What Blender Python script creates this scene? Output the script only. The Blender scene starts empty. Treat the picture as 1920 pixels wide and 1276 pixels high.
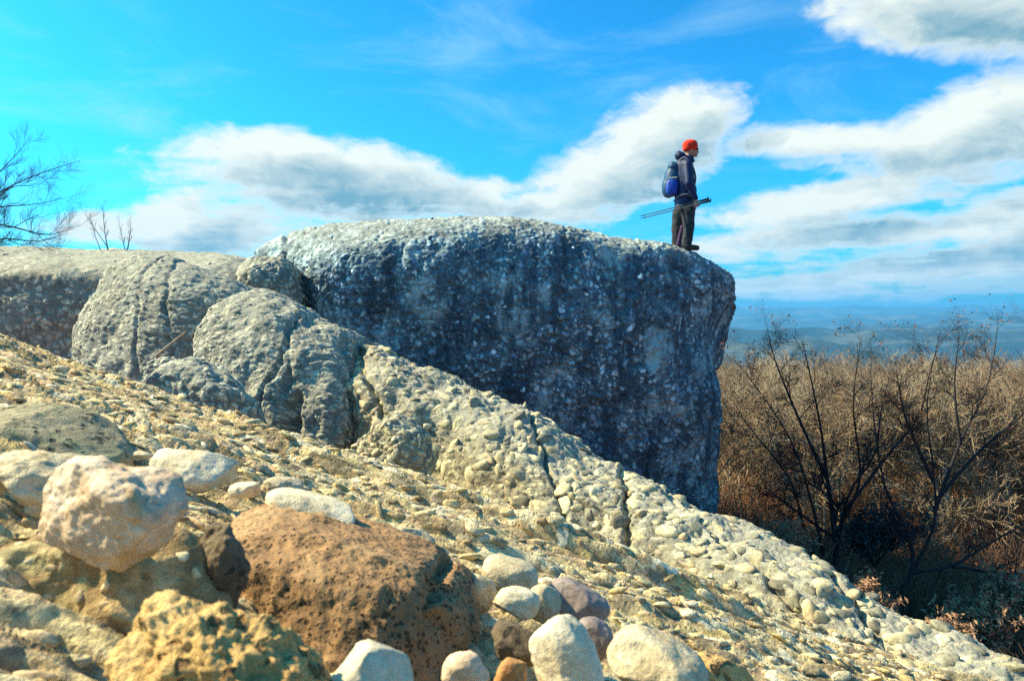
import bpy, bmesh, math, random
import numpy as np
from mathutils import Vector, Matrix, Euler
from mathutils.bvhtree import BVHTree

R = math.radians
SC = bpy.context.scene
COL = SC.collection

# ------------------------------------------------------------------ camera
F = 1390.0                      # focal length in photograph pixels (1920 wide)
PITCH = math.atan(48 / F)       # looking slightly down; horizon near row 590
cam_d = bpy.data.cameras.new('camera')
cam = bpy.data.objects.new('camera', cam_d)
COL.objects.link(cam)
cam.location = (0, 0, 0)
cam.rotation_euler = (R(90) - PITCH, 0, 0)
cam_d.sensor_width = 36
cam_d.lens = 36 * F / 1920
cam_d.clip_start = 0.02
cam_d.clip_end = 120000
cam_d.dof.use_dof = True
cam_d.dof.focus_distance = 6.0
cam_d.dof.aperture_fstop = 9.0
SC.camera = cam

# ------------------------------------------------------------------ sun and exposure
SUN_AZ, SUN_EL = R(-80), R(42)          # azimuth measured from +Y towards +X
sdir = Vector((math.sin(SUN_AZ) * math.cos(SUN_EL), math.cos(SUN_AZ) * math.cos(SUN_EL), math.sin(SUN_EL)))
sun_d = bpy.data.lights.new('sun', 'SUN')
sun_d.energy = 5.0
sun_d.angle = R(0.55)
sun_d.color = (1.0, 0.83, 0.50)
sun = bpy.data.objects.new('sun', sun_d)
COL.objects.link(sun)
sun.rotation_euler = (-sdir).to_track_quat('-Z', 'Y').to_euler()
sun.location = (-30, 10, 30)
SC.view_settings.view_transform = 'Standard'
SC.view_settings.look = 'None'
SC.view_settings.exposure = 1.1
SC.view_settings.gamma = 1
SC.view_settings.use_curve_mapping = False
SC.cycles.max_bounces = 4
SC.cycles.diffuse_bounces = 2
SC.cycles.volume_bounces = 0
SC.cycles.use_denoising = False
SC.cycles.sample_clamp_indirect = 4


def U(px, py, d):
    """point at forward distance d (metres along +Y) on the line of sight of a photograph pixel"""
    v = Vector(((px - 960) / F, 1, -(py - 638) / F))
    v.rotate(Euler((-PITCH, 0, 0)))
    return v * (d / v.y)


def azel(px, py):
    v = U(px, py, 1).normalized()
    return math.atan2(v.x, v.y), math.asin(v.z)


# ------------------------------------------------------------------ world: sky with clouds
class NT:
    def __init__(s, tree):
        s.t = tree; s.n = tree.nodes; s.l = tree.links

    def put(s, sock, v):
        if isinstance(v, bpy.types.NodeSocket): s.l.new(v, sock)
        elif v is not None: sock.default_value = v

    def m(s, op, a, b=None, c=None, clamp=False):
        n = s.n.new('ShaderNodeMath'); n.operation = op; n.use_clamp = clamp
        s.put(n.inputs[0], a)
        if b is not None: s.put(n.inputs[1], b)
        if c is not None: s.put(n.inputs[2], c)
        return n.outputs[0]

    def vm(s, op, a, b=None, sc=None):
        n = s.n.new('ShaderNodeVectorMath'); n.operation = op
        s.put(n.inputs[0], a)
        if b is not None: s.put(n.inputs[1], b)
        if sc is not None: s.put(n.inputs[3], sc)
        return n.outputs['Value'] if op in ('LENGTH', 'DOT_PRODUCT', 'DISTANCE') else n.outputs[0]

    def mix(s, f, a, b, mode='MIX'):
        n = s.n.new('ShaderNodeMix'); n.data_type = 'RGBA'; n.blend_type = mode
        s.put(n.inputs[0], f)
        s.put(n.inputs[6], (*a, 1) if isinstance(a, tuple) and len(a) == 3 else a)
        s.put(n.inputs[7], (*b, 1) if isinstance(b, tuple) and len(b) == 3 else b)
        return n.outputs[2]

    def noise(s, vec, scale, detail=4, rough=0.55, dist=0.0, out='Fac'):
        n = s.n.new('ShaderNodeTexNoise')
        s.put(n.inputs['Vector'], vec)
        n.inputs['Scale'].default_value = scale
        n.inputs['Detail'].default_value = detail
        n.inputs['Roughness'].default_value = rough
        n.inputs['Distortion'].default_value = dist
        return n.outputs[out]

    def voro(s, vec, scale, feature='F1', out='Distance', rnd=1.0):
        n = s.n.new('ShaderNodeTexVoronoi'); n.feature = feature
        s.put(n.inputs['Vector'], vec)
        n.inputs['Scale'].default_value = scale
        n.inputs['Randomness'].default_value = rnd
        return n.outputs[out]

    def ramp(s, f, stops, interp='LINEAR'):
        n = s.n.new('ShaderNodeValToRGB'); n.color_ramp.interpolation = interp
        e = n.color_ramp.elements
        while len(e) < len(stops): e.new(0.5)
        for i, (p, c) in enumerate(stops):
            e[i].position = p
            e[i].color = (*c, 1) if isinstance(c, tuple) else (c, c, c, 1)
        s.put(n.inputs[0], f)
        return n.outputs[0]

    def rng(s, f, a, b, c=0.0, d=1.0, smooth=False):
        n = s.n.new('ShaderNodeMapRange'); n.clamp = True
        if smooth: n.interpolation_type = 'SMOOTHSTEP'
        s.put(n.inputs[0], f)
        for i, v in enumerate((a, b, c, d)): n.inputs[i + 1].default_value = v
        return n.outputs[0]


# clouds placed by direction: (px, row, half width px, half height px, tilt deg, strength)
CLOUDS = [(620, 345, 270, 66, 6, 1.15), (560, 288, 120, 30, 0, .95), (850, 365, 200, 44, 12, .9),
          (360, 430, 210, 40, -6, 1.0), (740, 452, 420, 32, 0, .8), (330, 390, 110, 26, -25, .75),
          (1245, 236, 138, 60, -12, 1.15), (1180, 310, 175, 76, -22, 1.25), (1050, 388, 190, 38, -10, 1.0),
          (1790, 25, 200, 60, 12, 1.1), (1850, 220, 220, 62, -18, 1.15), (1610, 262, 180, 30, 4, 1.0), (1810, 290, 230, 24, 0, .8),
          (1560, 378, 240, 34, -5, .9), (1820, 415, 270, 32, -8, .9), (1480, 450, 250, 28, -3, .85),
          (1720, 495, 340, 34, -6, 1.0), (1560, 545, 330, 16, 0, .6)]
world = bpy.data.worlds.new('World')
SC.world = world
world.use_nodes = True
wt = NT(world.node_tree)
wt.n.clear()


def build_cloud_group():
    g = bpy.data.node_groups.new('cloud_field', 'ShaderNodeTree')
    g.interface.new_socket('P', in_out='INPUT', socket_type='NodeSocketVector')
    g.interface.new_socket('D', in_out='OUTPUT', socket_type='NodeSocketFloat')
    k = NT(g)
    gi = k.n.new('NodeGroupInput'); go = k.n.new('NodeGroupOutput')
    p0 = gi.outputs[0]
    # wobble the coordinates so that blob outlines are never elliptical
    w = k.noise(p0, 7.0, 3, .55, 0, 'Color')
    w = k.vm('SCALE', k.vm('SUBTRACT', w, (.5, .5, .5)), sc=.075)
    w = k.vm('MULTIPLY', w, (1.3, .6, 0))
    p = k.vm('ADD', p0, w)
    acc = None
    for (cx, cy, hw, hh, tilt, st) in CLOUDS:
        a, e = azel(cx, cy)
        sx, sy = hw / F, hh / F
        d = k.vm('SUBTRACT', p, (a, e, 0))
        c, s = math.cos(R(-tilt)), math.sin(R(-tilt))
        ex = k.vm('DOT_PRODUCT', d, (c / sx, s / sx, 0))
        ey = k.vm('DOT_PRODUCT', d, (-s / sy, c / sy, 0))
        q = k.m('ADD', k.m('MULTIPLY', ex, ex), k.m('MULTIPLY', ey, ey))
        b = k.m('MULTIPLY', k.m('SUBTRACT', 1.0, k.m('MULTIPLY', q, .62)), st)
        b = k.m('MAXIMUM', b, -1.0)
        acc = b if acc is None else k.m('SMOOTH_MAX', acc, b, .35)
    ps = k.vm('MULTIPLY', p0, (1.0, 2.6, 1))
    n1 = k.noise(ps, 5.5, 9, .56, .35)
    n1 = k.m('MULTIPLY', k.m('SUBTRACT', n1, .5), 1.6)
    nb = k.noise(k.vm('MULTIPLY', p, (1.0, 1.6, 1)), 24, 9, .62, .4)
    n1 = k.m('ADD', n1, k.m('MULTIPLY', k.m('SUBTRACT', nb, .5), 1.3))
    pst = k.vm('MULTIPLY', p0, (1.0, 7.5, 1))
    n2 = k.noise(pst, 6.0, 6, .55, .2)
    n2 = k.m('SUBTRACT', n2, .47)
    sep = k.n.new('ShaderNodeSeparateXYZ'); k.put(sep.inputs[0], p0)
    deck = k.rng(sep.outputs[1], .0, .24, 1.0, 0.0)
    deck = k.m('MULTIPLY', k.m('MULTIPLY', n2, 3.6), deck)
    acc = k.m('MAXIMUM', acc, -.55)
    out = k.m('ADD', k.m('ADD', acc, n1), deck)
    k.put(go.inputs[0], out)
    return g


cg = build_cloud_group()
tc = wt.n.new('ShaderNodeTexCoord')
dirv = wt.vm('NORMALIZE', tc.outputs['Generated'])
sp = wt.n.new('ShaderNodeSeparateXYZ'); wt.put(sp.inputs[0], dirv)
az = wt.m('ARCTAN2', sp.outputs[0], sp.outputs[1])
el = wt.m('ARCSINE', sp.outputs[2])
cmb = wt.n.new('ShaderNodeCombineXYZ'); wt.put(cmb.inputs[0], az); wt.put(cmb.inputs[1], el)


def field(vec):
    n = wt.n.new('ShaderNodeGroup'); n.node_tree = cg
    wt.put(n.inputs[0], vec)
    return n.outputs[0]


d0 = field(cmb.outputs[0])
d1 = field(wt.vm('ADD', cmb.outputs[0], (-.045, .032, 0)))
cover = wt.rng(d0, .0, .85, 0, 1, True)
shade = wt.rng(d1, .1, 1.35, 0, 1, False)
thick = wt.rng(d0, .3, 1.0, 0, 1, True)
shade = wt.m('MULTIPLY', shade, thick)
sky = wt.n.new('ShaderNodeTexSky')
sky.sky_type = 'NISHITA'
sky.sun_disc = False
sky.sun_elevation = SUN_EL
sky.sun_rotation = SUN_AZ
sky.altitude = 400
sky.air_density = 1.0
sky.dust_density = 2.2
sky.ozone_density = 2.5
SKY_TINT = (0.11, 1.15, 1.50)
gam = wt.n.new('ShaderNodeGamma'); wt.put(gam.inputs[0], wt.vm('SCALE', sky.outputs[0], sc=.2)); gam.inputs[1].default_value = 1.3
skyc = wt.mix(1.0, wt.vm('SCALE', gam.outputs[0], sc=5.0), SKY_TINT, 'MULTIPLY')
# thin high cirrus veils
cv = wt.vm('MULTIPLY', cmb.outputs[0], (1.0, 3.4, 1))
rot = wt.n.new('ShaderNodeVectorRotate'); rot.rotation_type = 'Z_AXIS'
wt.put(rot.inputs['Vector'], cv); rot.inputs['Angle'].default_value = R(24)
cir = wt.noise(rot.outputs[0], 3.2, 7, .62, .6)
cir = wt.m('MULTIPLY', wt.rng(cir, .46, .85, 0, 1, True), .55)
skyc = wt.mix(cir, skyc, (2.9, 4.9, 5.5))
cloudc = wt.mix(shade, (5.4, 5.7, 5.2), (1.15, 2.35, 2.95))
skyc = wt.mix(cover, skyc, cloudc)
bg = wt.n.new('ShaderNodeBackground')
wt.put(bg.inputs[0], skyc)
bg.inputs[1].default_value = 0.086
world.cycles.sampling_method = 'MANUAL'
world.cycles.sample_map_resolution = 256
wo = wt.n.new('ShaderNodeOutputWorld')
wt.l.new(bg.outputs[0], wo.inputs[0])


# ------------------------------------------------------------------ numeric noise
def _h(ix, iy, iz, s):
    with np.errstate(over='ignore'):
        h = (ix.astype(np.uint32) * np.uint32(0x8da6b343)) ^ (iy.astype(np.uint32) * np.uint32(0xd8163841)) \
            ^ (iz.astype(np.uint32) * np.uint32(0xcb1ab31f)) ^ np.uint32((s * 0x165667b1 + 0x9e3779b9) & 0xffffffff)
        h ^= h >> np.uint32(13); h *= np.uint32(0x5bd1e995)
        h ^= h >> np.uint32(15); h *= np.uint32(0x27d4eb2d); h ^= h >> np.uint32(14)
    return h.astype(np.float32) / np.float32(4294967295.0)


def vnoise(P, seed=0):
    I = np.floor(P).astype(np.int64); f = (P - I).astype(np.float32)
    f = f * f * (3 - 2 * f)
    o = 0
    for a in (0, 1):
        wx = f[:, 0] if a else 1 - f[:, 0]
        for b in (0, 1):
            wy = f[:, 1] if b else 1 - f[:, 1]
            for c in (0, 1):
                wz = f[:, 2] if c else 1 - f[:, 2]
                o = o + wx * wy * wz * _h(I[:, 0] + a, I[:, 1] + b, I[:, 2] + c, seed)
    return o


def fbm(P, octv=4, seed=0, gain=.5):
    o = 0; a = 1.0; t = 0
    for i in range(octv):
        o = o + a * (vnoise(P * (2.03 ** i) + 17.3 * i, seed + i) - .5); t += a; a *= gain
    return o / t * 2        # about -1..1


def worley(P, seed=0, flat=False):
    I = np.floor(P).astype(np.int64); f = (P - I).astype(np.float32)
    F1 = np.full(len(P), 9, np.float32); F2 = F1.copy(); ID = np.zeros(len(P), np.float32)
    for a in (-1, 0, 1):
        for b in (-1, 0, 1):
            for c in ((0,) if flat else (-1, 0, 1)):
                jx, jy, jz = I[:, 0] + a, I[:, 1] + b, I[:, 2] + c
                dx = a + .1 + .8 * _h(jx, jy, jz, seed + 1) - f[:, 0]
                dy = b + .1 + .8 * _h(jx, jy, jz, seed + 2) - f[:, 1]
                d = dx * dx + dy * dy
                if not flat:
                    dz = c + .1 + .8 * _h(jx, jy, jz, seed + 3) - f[:, 2]
                    d = d + dz * dz
                idn = _h(jx, jy, jz, seed + 4)
                near = d < F1
                F2 = np.where(near, F1, np.minimum(F2, d))
                ID = np.where(near, idn, ID)
                F1 = np.where(near, d, F1)
    return np.sqrt(F1), np.sqrt(F2), ID


def sst(x, a, b):
    t = np.clip((x - a) / (b - a), 0, 1)
    return t * t * (3 - 2 * t)


# ------------------------------------------------------------------ object helpers
def tag(o, label=None, cat=None, group=None, kind=None):
    if label: o['label'] = label
    if cat: o['category'] = cat
    if group: o['group'] = group
    if kind: o['kind'] = kind
    return o


def mesh_np(name, V, Fc, attrs=None, smooth=True):
    me = bpy.data.meshes.new(name)
    V = np.asarray(V, np.float32); Fc = np.asarray(Fc, np.int32)
    k = Fc.shape[1]
    me.vertices.add(len(V)); me.vertices.foreach_set('co', V.ravel())
    me.loops.add(len(Fc) * k); me.loops.foreach_set('vertex_index', Fc.ravel())
    me.polygons.add(len(Fc))
    me.polygons.foreach_set('loop_start', np.arange(0, len(Fc) * k, k, dtype=np.int32))
    me.polygons.foreach_set('loop_total', np.full(len(Fc), k, np.int32))
    me.polygons.foreach_set('use_smooth', np.full(len(Fc), smooth, bool))
    me.update(calc_edges=True)
    for nm, arr in (attrs or {}).items():
        a = me.attributes.new(nm, 'FLOAT', 'POINT'); a.data.foreach_set('value', np.asarray(arr, np.float32))
    return me


def vnormals(V, Fc):
    n = np.zeros_like(V)
    a, b, c, d = (V[Fc[:, i]] for i in range(4)) if Fc.shape[1] == 4 else (*(V[Fc[:, i]] for i in range(3)), None)
    fn = np.cross(c - a, (d if d is not None else b) - (b if d is not None else a))
    if d is None: fn = -fn
    for i in range(Fc.shape[1]):
        for k in range(3): n[:, k] += np.bincount(Fc[:, i], fn[:, k], len(V))
    return n / (np.linalg.norm(n, axis=1, keepdims=True) + 1e-12)


def link(name, me, mat=None, parent=None, origin=None, world_verts=True):
    """link one mesh object; vertices given in world space are moved to the object's own origin"""
    o = bpy.data.objects.new(name, me); COL.objects.link(o)
    if mat and not me.materials: me.materials.append(mat)
    if world_verts:
        n = len(me.vertices); co = np.empty(n * 3, np.float32); me.vertices.foreach_get('co', co); co = co.reshape(-1, 3)
        if origin is None:
            origin = Vector(((co[:, 0].min() + co[:, 0].max()) / 2, (co[:, 1].min() + co[:, 1].max()) / 2, co[:, 2].min()))
        co -= np.array(origin, np.float32); me.vertices.foreach_set('co', co.ravel()); me.update()
        o.location = origin
    if parent is not None:
        o.parent = parent
        if world_verts: o.location = Vector(origin) - wloc(parent)
    return o


def wloc(o):
    v = Vector(o.location)
    while o.parent: o = o.parent; v = v + Vector(o.location)
    return v


def empty(name, loc):
    o = bpy.data.objects.new(name, None); COL.objects.link(o); o.location = loc; o.empty_display_size = .1
    return o


def cr(P, t, closed=False):
    """Catmull-Rom through P (n,...) at parameters t in 0..n-1 (open) or 0..n (closed)"""
    n = len(P); i = np.floor(t).astype(int); f = t - i
    if closed: g = lambda j: P[np.mod(j, n)]
    else:
        i = np.minimum(i, n - 2); f = t - i
        g = lambda j: P[np.clip(j, 0, n - 1)]
    f = f.reshape((-1,) + (1,) * (P.ndim - 1))
    p0, p1, p2, p3 = g(i - 1), g(i), g(i + 1), g(i + 2)
    return .5 * (2 * p1 + (p2 - p0) * f + (2 * p0 - 5 * p1 + 4 * p2 - p3) * f * f + (3 * p1 - p0 - 3 * p2 + p3) * f ** 3)


def loft(secs, nu, nv, wts, cap=.03):
    """skin closed sections into a rounded body; wts = share of points on each control segment"""
    S = np.array(secs, float)
    def capsec(a, b):
        c = a.mean(0); dirn = (a.mean(0) - b.mean(0)); dirn /= np.linalg.norm(dirn) + 1e-9
        ext = .12 * np.linalg.norm(a - c, axis=1).mean()
        return [c + (a - c) * .72 + dirn * ext, c + (a - c) * cap + dirn * ext * 1.35]
    h = capsec(S[0], S[1]); t = capsec(S[-1], S[-2])
    S = np.concatenate([[h[1], h[0]], S, [t[0], t[1]]])
    K = S.shape[1]
    w = np.array(wts, float); cum = np.concatenate([[0], np.cumsum(w)]) / w.sum()
    tv = np.interp(np.arange(nv) / nv, cum, np.arange(K + 1))
    A = cr(np.swapaxes(S, 0, 1), tv, True)          # nv, S, 3
    A = np.swapaxes(A, 0, 1)                        # S, nv, 3
    mid = A.mean(1); L = np.concatenate([[0], np.cumsum(np.linalg.norm(np.diff(mid, axis=0), axis=1) + .02)])
    tu = np.interp(np.linspace(0, L[-1], nu), L, np.arange(len(S)))
    G = cr(A, tu)
    V = G.reshape(-1, 3)
    i, j = np.meshgrid(np.arange(nu - 1), np.arange(nv), indexing='ij')
    j2 = (j + 1) % nv
    Fc = np.stack([i * nv + j, i * nv + j2, (i + 1) * nv + j2, (i + 1) * nv + j], -1).reshape(-1, 4)
    n = vnormals(V, Fc)
    if ((V - V.mean(0)) * n).sum() < 0: Fc = Fc[:, ::-1]
    return V, Fc


# ------------------------------------------------------------------ materials
def newmat(name):
    m = bpy.data.materials.new(name); m.use_nodes = True
    t = NT(m.node_tree); t.n.clear()
    out = t.n.new('ShaderNodeOutputMaterial'); b = t.n.new('ShaderNodeBsdfPrincipled')
    t.l.new(b.outputs[0], out.inputs[0])
    b.inputs['Roughness'].default_value = .85
    b.inputs['Specular IOR Level'].default_value = .25
    return m, t, b


def geopos(t):
    return t.n.new('ShaderNodeNewGeometry').outputs['Position']


def bump(t, b, h, strength=.5, dist=.01):
    n = t.n.new('ShaderNodeBump'); n.inputs['Strength'].default_value = strength; n.inputs['Distance'].default_value = dist
    t.put(n.inputs['Height'], h); t.l.new(n.outputs[0], b.inputs['Normal'])


def pal_stops(pal):
    return [(i / len(pal), c) for i, c in enumerate(pal)]


def rock_mat(name, pal, matrix, lichen=None, fine=60.0, src='attr', lich_amt=.5, streak=None, pits=True, bstr=.6, bdist=.008, rough=.88, crust=None, contrast=1.0, seam_shade=None):
    """src: 'attr' = per-vertex rnd/gap stored on the mesh, 'object' = one random value per object"""
    m, t, b = newmat(name)
    pos = geopos(t)
    if src == 'attr':
        a = t.n.new('ShaderNodeAttribute'); a.attribute_name = 'rnd'; rv = a.outputs['Fac']
        a2 = t.n.new('ShaderNodeAttribute'); a2.attribute_name = 'gap'; gap = a2.outputs['Fac']
    else:
        oi = t.n.new('ShaderNodeObjectInfo'); rv = oi.outputs['Random']; gap = None
    col = t.ramp(rv, pal_stops(pal), 'CONSTANT')
    n1 = t.noise(pos, fine * .35, 4, .6)
    n2 = t.noise(pos, fine, 5, .65)
    col = t.mix(1.0, col, t.ramp(n1, [(.3, 1 - .38 * contrast), (.7, 1 + .3 * contrast)]), 'MULTIPLY')
    col = t.mix(.8, col, t.ramp(n2, [(.3, .5), (.62, 1.25)]), 'MULTIPLY')
    if gap is not None:
        g = t.m('ADD', gap, t.m('MULTIPLY', t.m('SUBTRACT', n2, .5), .5))
        col = t.mix(t.rng(g, .08, .34, 1, 0), col, matrix)
    if lichen:
        ln = t.noise(pos, fine * .06, 6, .7)
        ln = t.m('ADD', ln, t.m('MULTIPLY', t.m('SUBTRACT', n2, .5), .35))
        col = t.mix(t.m('MULTIPLY', t.rng(ln, .5, .62, 0, 1), lich_amt), col, lichen)
    if streak:
        sv = t.vm('MULTIPLY', pos, (1.0, 1.0, .09))
        sn = t.noise(sv, 3.4, 6, .65)
        sn = t.m('ADD', sn, t.m('MULTIPLY', t.m('SUBTRACT', n1, .5), .3))
        col = t.mix(t.m('MULTIPLY', t.rng(sn, .48, .6, 0, 1), .82), col, streak)
    if seam_shade:  # bedding streaks; the dark ones also paint shade into the slab's gaps
        sv = t.vm('MULTIPLY', t.vm('ADD', pos, t.vm('SCALE', t.noise(pos, 5, 2, .5, 0, 'Color'), sc=.05)), (4.0, 42, 0))
        sn = t.noise(sv, 1.0, 6, .7)
        col = t.mix(t.m('MULTIPLY', t.rng(sn, .36, .46, 1, 0), .8), col, seam_shade)
        col = t.mix(t.m('MULTIPLY', t.rng(sn, .56, .68, 0, 1), .45), col, (.78, .68, .46))
    if crust:  # weathered crust on up-facing rock; also paints a sunlit look onto the tops
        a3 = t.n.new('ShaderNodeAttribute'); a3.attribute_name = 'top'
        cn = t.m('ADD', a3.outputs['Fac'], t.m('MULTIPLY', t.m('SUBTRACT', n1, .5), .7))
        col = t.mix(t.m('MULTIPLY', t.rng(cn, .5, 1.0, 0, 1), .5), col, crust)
    h = n2
    if pits:
        vd = t.voro(pos, fine * .7)
        pit = t.rng(vd, .1, .3, 0, 1)
        h = t.m('ADD', t.m('MULTIPLY', n2, .8), t.m('MULTIPLY', pit, .35))
    t.put(b.inputs['Base Color'], col)
    b.inputs['Roughness'].default_value = rough
    bump(t, b, h, bstr, bdist)
    return m


SLAB = [(.74, .58, .30), (.60, .46, .24), (.78, .66, .42), (.44, .32, .17), (.68, .48, .28), (.30, .23, .15), (.68, .51, .22), (.80, .71, .52), (.54, .39, .21), (.66, .54, .32)]
RIDGE = [(.60, .52, .33), (.48, .41, .26), (.68, .60, .41), (.37, .32, .22), (.57, .44, .28), (.27, .25, .19), (.53, .46, .29), (.20, .18, .14)]
GREY = [(.45, .42, .31), (.55, .51, .37), (.34, .33, .26), (.62, .57, .41), (.24, .24, .20), (.50, .45, .32), (.18, .18, .16)]
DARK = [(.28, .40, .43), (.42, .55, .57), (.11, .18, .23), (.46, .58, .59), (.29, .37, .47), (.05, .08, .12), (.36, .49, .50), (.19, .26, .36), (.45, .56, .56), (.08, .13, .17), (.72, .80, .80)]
SLAB = [(r_, g_ * .98, b_ * .92) for r_, g_, b_ in SLAB]
RIDGE = [(r_, g_ * .98, b_ * .88) for r_, g_, b_ in RIDGE]
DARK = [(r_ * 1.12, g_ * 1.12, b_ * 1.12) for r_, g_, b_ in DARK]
M = {}
for nm, pal, mx, li, fine, am, st in (
        ('slab', SLAB, (.22, .165, .085), (.62, .53, .30), 75, .4, None),
        ('ridge', RIDGE, (.22, .185, .115), (.44, .42, .30), 55, .3, None),
        ('grey', GREY, (.19, .18, .14), (.40, .40, .32), 45, .35, None),
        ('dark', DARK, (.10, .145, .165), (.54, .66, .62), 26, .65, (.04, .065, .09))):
    M[nm] = rock_mat(nm + '_conglomerate', pal, mx, li, fine, 'attr', am, st, True, .9, .012, .88, {'dark': (.42, .40, .31), 'grey': (.40, .38, .29), 'ridge': (.38, .38, .33)}.get(nm), 1.7 if nm == 'dark' else 1.0, (.11, .08, .045) if nm == 'slab' else None)  # the dark boulder's tan crust colour paints its sunlit top
    M[nm + '_p'] = rock_mat(nm + '_pebble', pal, mx, li, fine, 'object', am * .5, None, True, .35, .004, .75)


def stone_mat(name, base, dark, light, scale=14, pit=0.0, stain=None, bstr=.5, bdist=.006, rough=.7, pitcol=None):
    m, t, b = newmat(name)
    tcn = t.n.new('ShaderNodeTexCoord'); pos = tcn.outputs['Object']
    n = t.noise(pos, scale, 6, .6, .3); f = t.noise(pos, scale * 7, 5, .65)
    col = t.ramp(n, [(.28, dark), (.5, base), (.74, light)])
    col = t.mix(.6, col, t.ramp(f, [(.3, .6), (.65, 1.2)]), 'MULTIPLY')
    if stain:
        s = t.noise(pos, scale * .5, 5, .6, .8)
        col = t.mix(t.rng(s, .5, .62), col, stain)
    h = f
    if pit:
        pv = t.vm('ADD', pos, t.vm('SCALE', t.noise(pos, scale * 3, 3, .5, 0, 'Color'), sc=.03))
        v = t.voro(pv, pit)
        pn = t.rng(t.m('ADD', v, t.m('MULTIPLY', t.m('SUBTRACT', n, .5), .9)), .17, .30, 1, 0)
        col = t.mix(t.m('MULTIPLY', pn, .85), col, pitcol or (.06, .04, .025))
        h = t.m('SUBTRACT', f, t.m('MULTIPLY', pn, 1.4))
    t.put(b.inputs['Base Color'], col)
    b.inputs['Roughness'].default_value = rough
    bump(t, b, h, bstr, bdist)
    return m


M['white'] = stone_mat('white_quartz', (.74, .62, .41), (.54, .42, .25), (.82, .74, .56), 16, 0, (.55, .41, .23), .5, .006, .6)
M['cream'] = stone_mat('cream_quartzite', (.62, .50, .31), (.42, .32, .18), (.74, .64, .44), 18, 0, (.42, .29, .14), .6, .007, .7)
M['pink'] = stone_mat('pink_quartz', (.72, .52, .34), (.48, .31, .17), (.80, .66, .48), 15, 0, (.52, .27, .07), .5, .006, .6)
M['brown'] = stone_mat('pitted_brown_sandstone', (.36, .20, .09), (.21, .12, .055), (.50, .33, .16), 9, 105, None, .8, .007, .85)
M['yellow'] = stone_mat('crusted_yellow_stone', (.70, .43, .15), (.45, .24, .09), (.78, .58, .28), 14, 40, None, .9, .012, .8, (.25, .12, .05))
M['mauve'] = stone_mat('mauve_grey_stone', (.30, .23, .20), (.20, .15, .13), (.38, .31, .27), 20, 0, None, .4, .004, .6)
M['umber'] = stone_mat('dark_umber_stone', (.16, .115, .07), (.08, .06, .04), (.26, .20, .12), 20, 50, None, .7, .006, .8)
M['moss'] = stone_mat('lichened_green_stone', (.36, .30, .18), (.20, .18, .11), (.48, .41, .26), 12, 40, (.26, .27, .15), .8, .008, .9, (.06, .06, .04))
M['bank'] = stone_mat('ochre_outcrop_rock', (.64, .43, .19), (.34, .21, .09), (.78, .56, .33), 9, 0, (.40, .37, .16), 1.0, .014, .9)
M['orange'] = stone_mat('orange_stone', (.50, .24, .08), (.34, .15, .06), (.58, .36, .16), 22, 0, None, .5, .005, .7)


def simple_mat(name, col, rough=.8, var=.3, scale=30, spec=.3, b_=.2):
    m, t, b = newmat(name)
    tcn = t.n.new('ShaderNodeTexCoord'); n = t.noise(tcn.outputs['Object'], scale, 4, .6)
    t.put(b.inputs['Base Color'], t.mix(1.0, (*col, 1), t.ramp(n, [(.3, 1 - var), (.7, 1 + var)]), 'MULTIPLY'))
    b.inputs['Roughness'].default_value = rough; b.inputs['Specular IOR Level'].default_value = spec
    bump(t, b, n, b_, .004)
    return m


# ------------------------------------------------------------------ the ground sheet, valley and hills
def ground_z(X, Y):
    X = np.asarray(X, float); Y = np.asarray(Y, float)
    xs = np.where(X < 6, X, 6 + (X - 6) * .06)
    xs = np.where(xs < -2.5, -2.5 + (xs + 2.5) * .1, xs)
    xs = np.where(xs < -12, -12, xs)
    near = -2.0 - .40 * xs - .075 * np.maximum(Y - 5, 0) + .02 * np.minimum(Y - 5, 0)
    r = np.hypot(X, Y)
    P = np.stack([X, Y, X * 0], 1)
    near = near + fbm(P / 3.0, 3, 5) * .16 * sst(r, 2, 6) + fbm(P / 14., 3, 9) * .8 * sst(r, 12, 40)
    fall = sst(r, 70, 1700)
    hills = -330 + np.maximum((.55 - np.abs(fbm(P * np.array([1 / 3600, 1 / 2000, 1]), 5, 21)) * 1.7), -.05) * 400 * sst(r, 1200, 3200) \
        + sst(r, 9000, 26000) * 330 + (.5 - np.abs(fbm(P * np.array([1 / 11000, 1 / 3600, 1]), 4, 33)) * 1.5) * 260 * sst(r, 5000, 20000)
    nearc = np.maximum(near, -25)
    return nearc * (1 - fall) + hills * fall


nr, nt = 330, 620
rr = np.concatenate([[0.0], np.geomspace(1.2, 30000, nr - 1)])
fr = np.linspace(-R(48), R(48), 420); bk = np.linspace(R(48), 2 * math.pi - R(48), nt - 420 + 2)[1:-1]
th = np.concatenate([fr, bk])
TT, RR = np.meshgrid(th, rr)
X = (RR * np.sin(TT)).ravel(); Y = (RR * np.cos(TT)).ravel()
Z = ground_z(X, Y)
i, j = np.meshgrid(np.arange(nr - 1), np.arange(nt), indexing='ij'); j2 = (j + 1) % nt
Fc = np.stack([i * nt + j, (i + 1) * nt + j, (i + 1) * nt + j2, i * nt + j2], -1).reshape(-1, 4)
gm, t, b = newmat('hillside_ground')
pos = geopos(t)
sepn = t.n.new('ShaderNodeSeparateXYZ'); t.put(sepn.inputs[0], pos)
dist = t.vm('LENGTH', t.vm('MULTIPLY', pos, (1, 1, 0)))
n1 = t.noise(pos, 9, 6, .7); n2 = t.noise(pos, .7, 4, .6)
lit = t.ramp(n1, [(.3, (.05, .022, .015)), (.48, (.22, .09, .045)), (.62, (.36, .16, .07)), (.75, (.48, .27, .12))])
lit = t.mix(t.rng(n2, .5, .65), lit, (.09, .055, .03))
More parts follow.
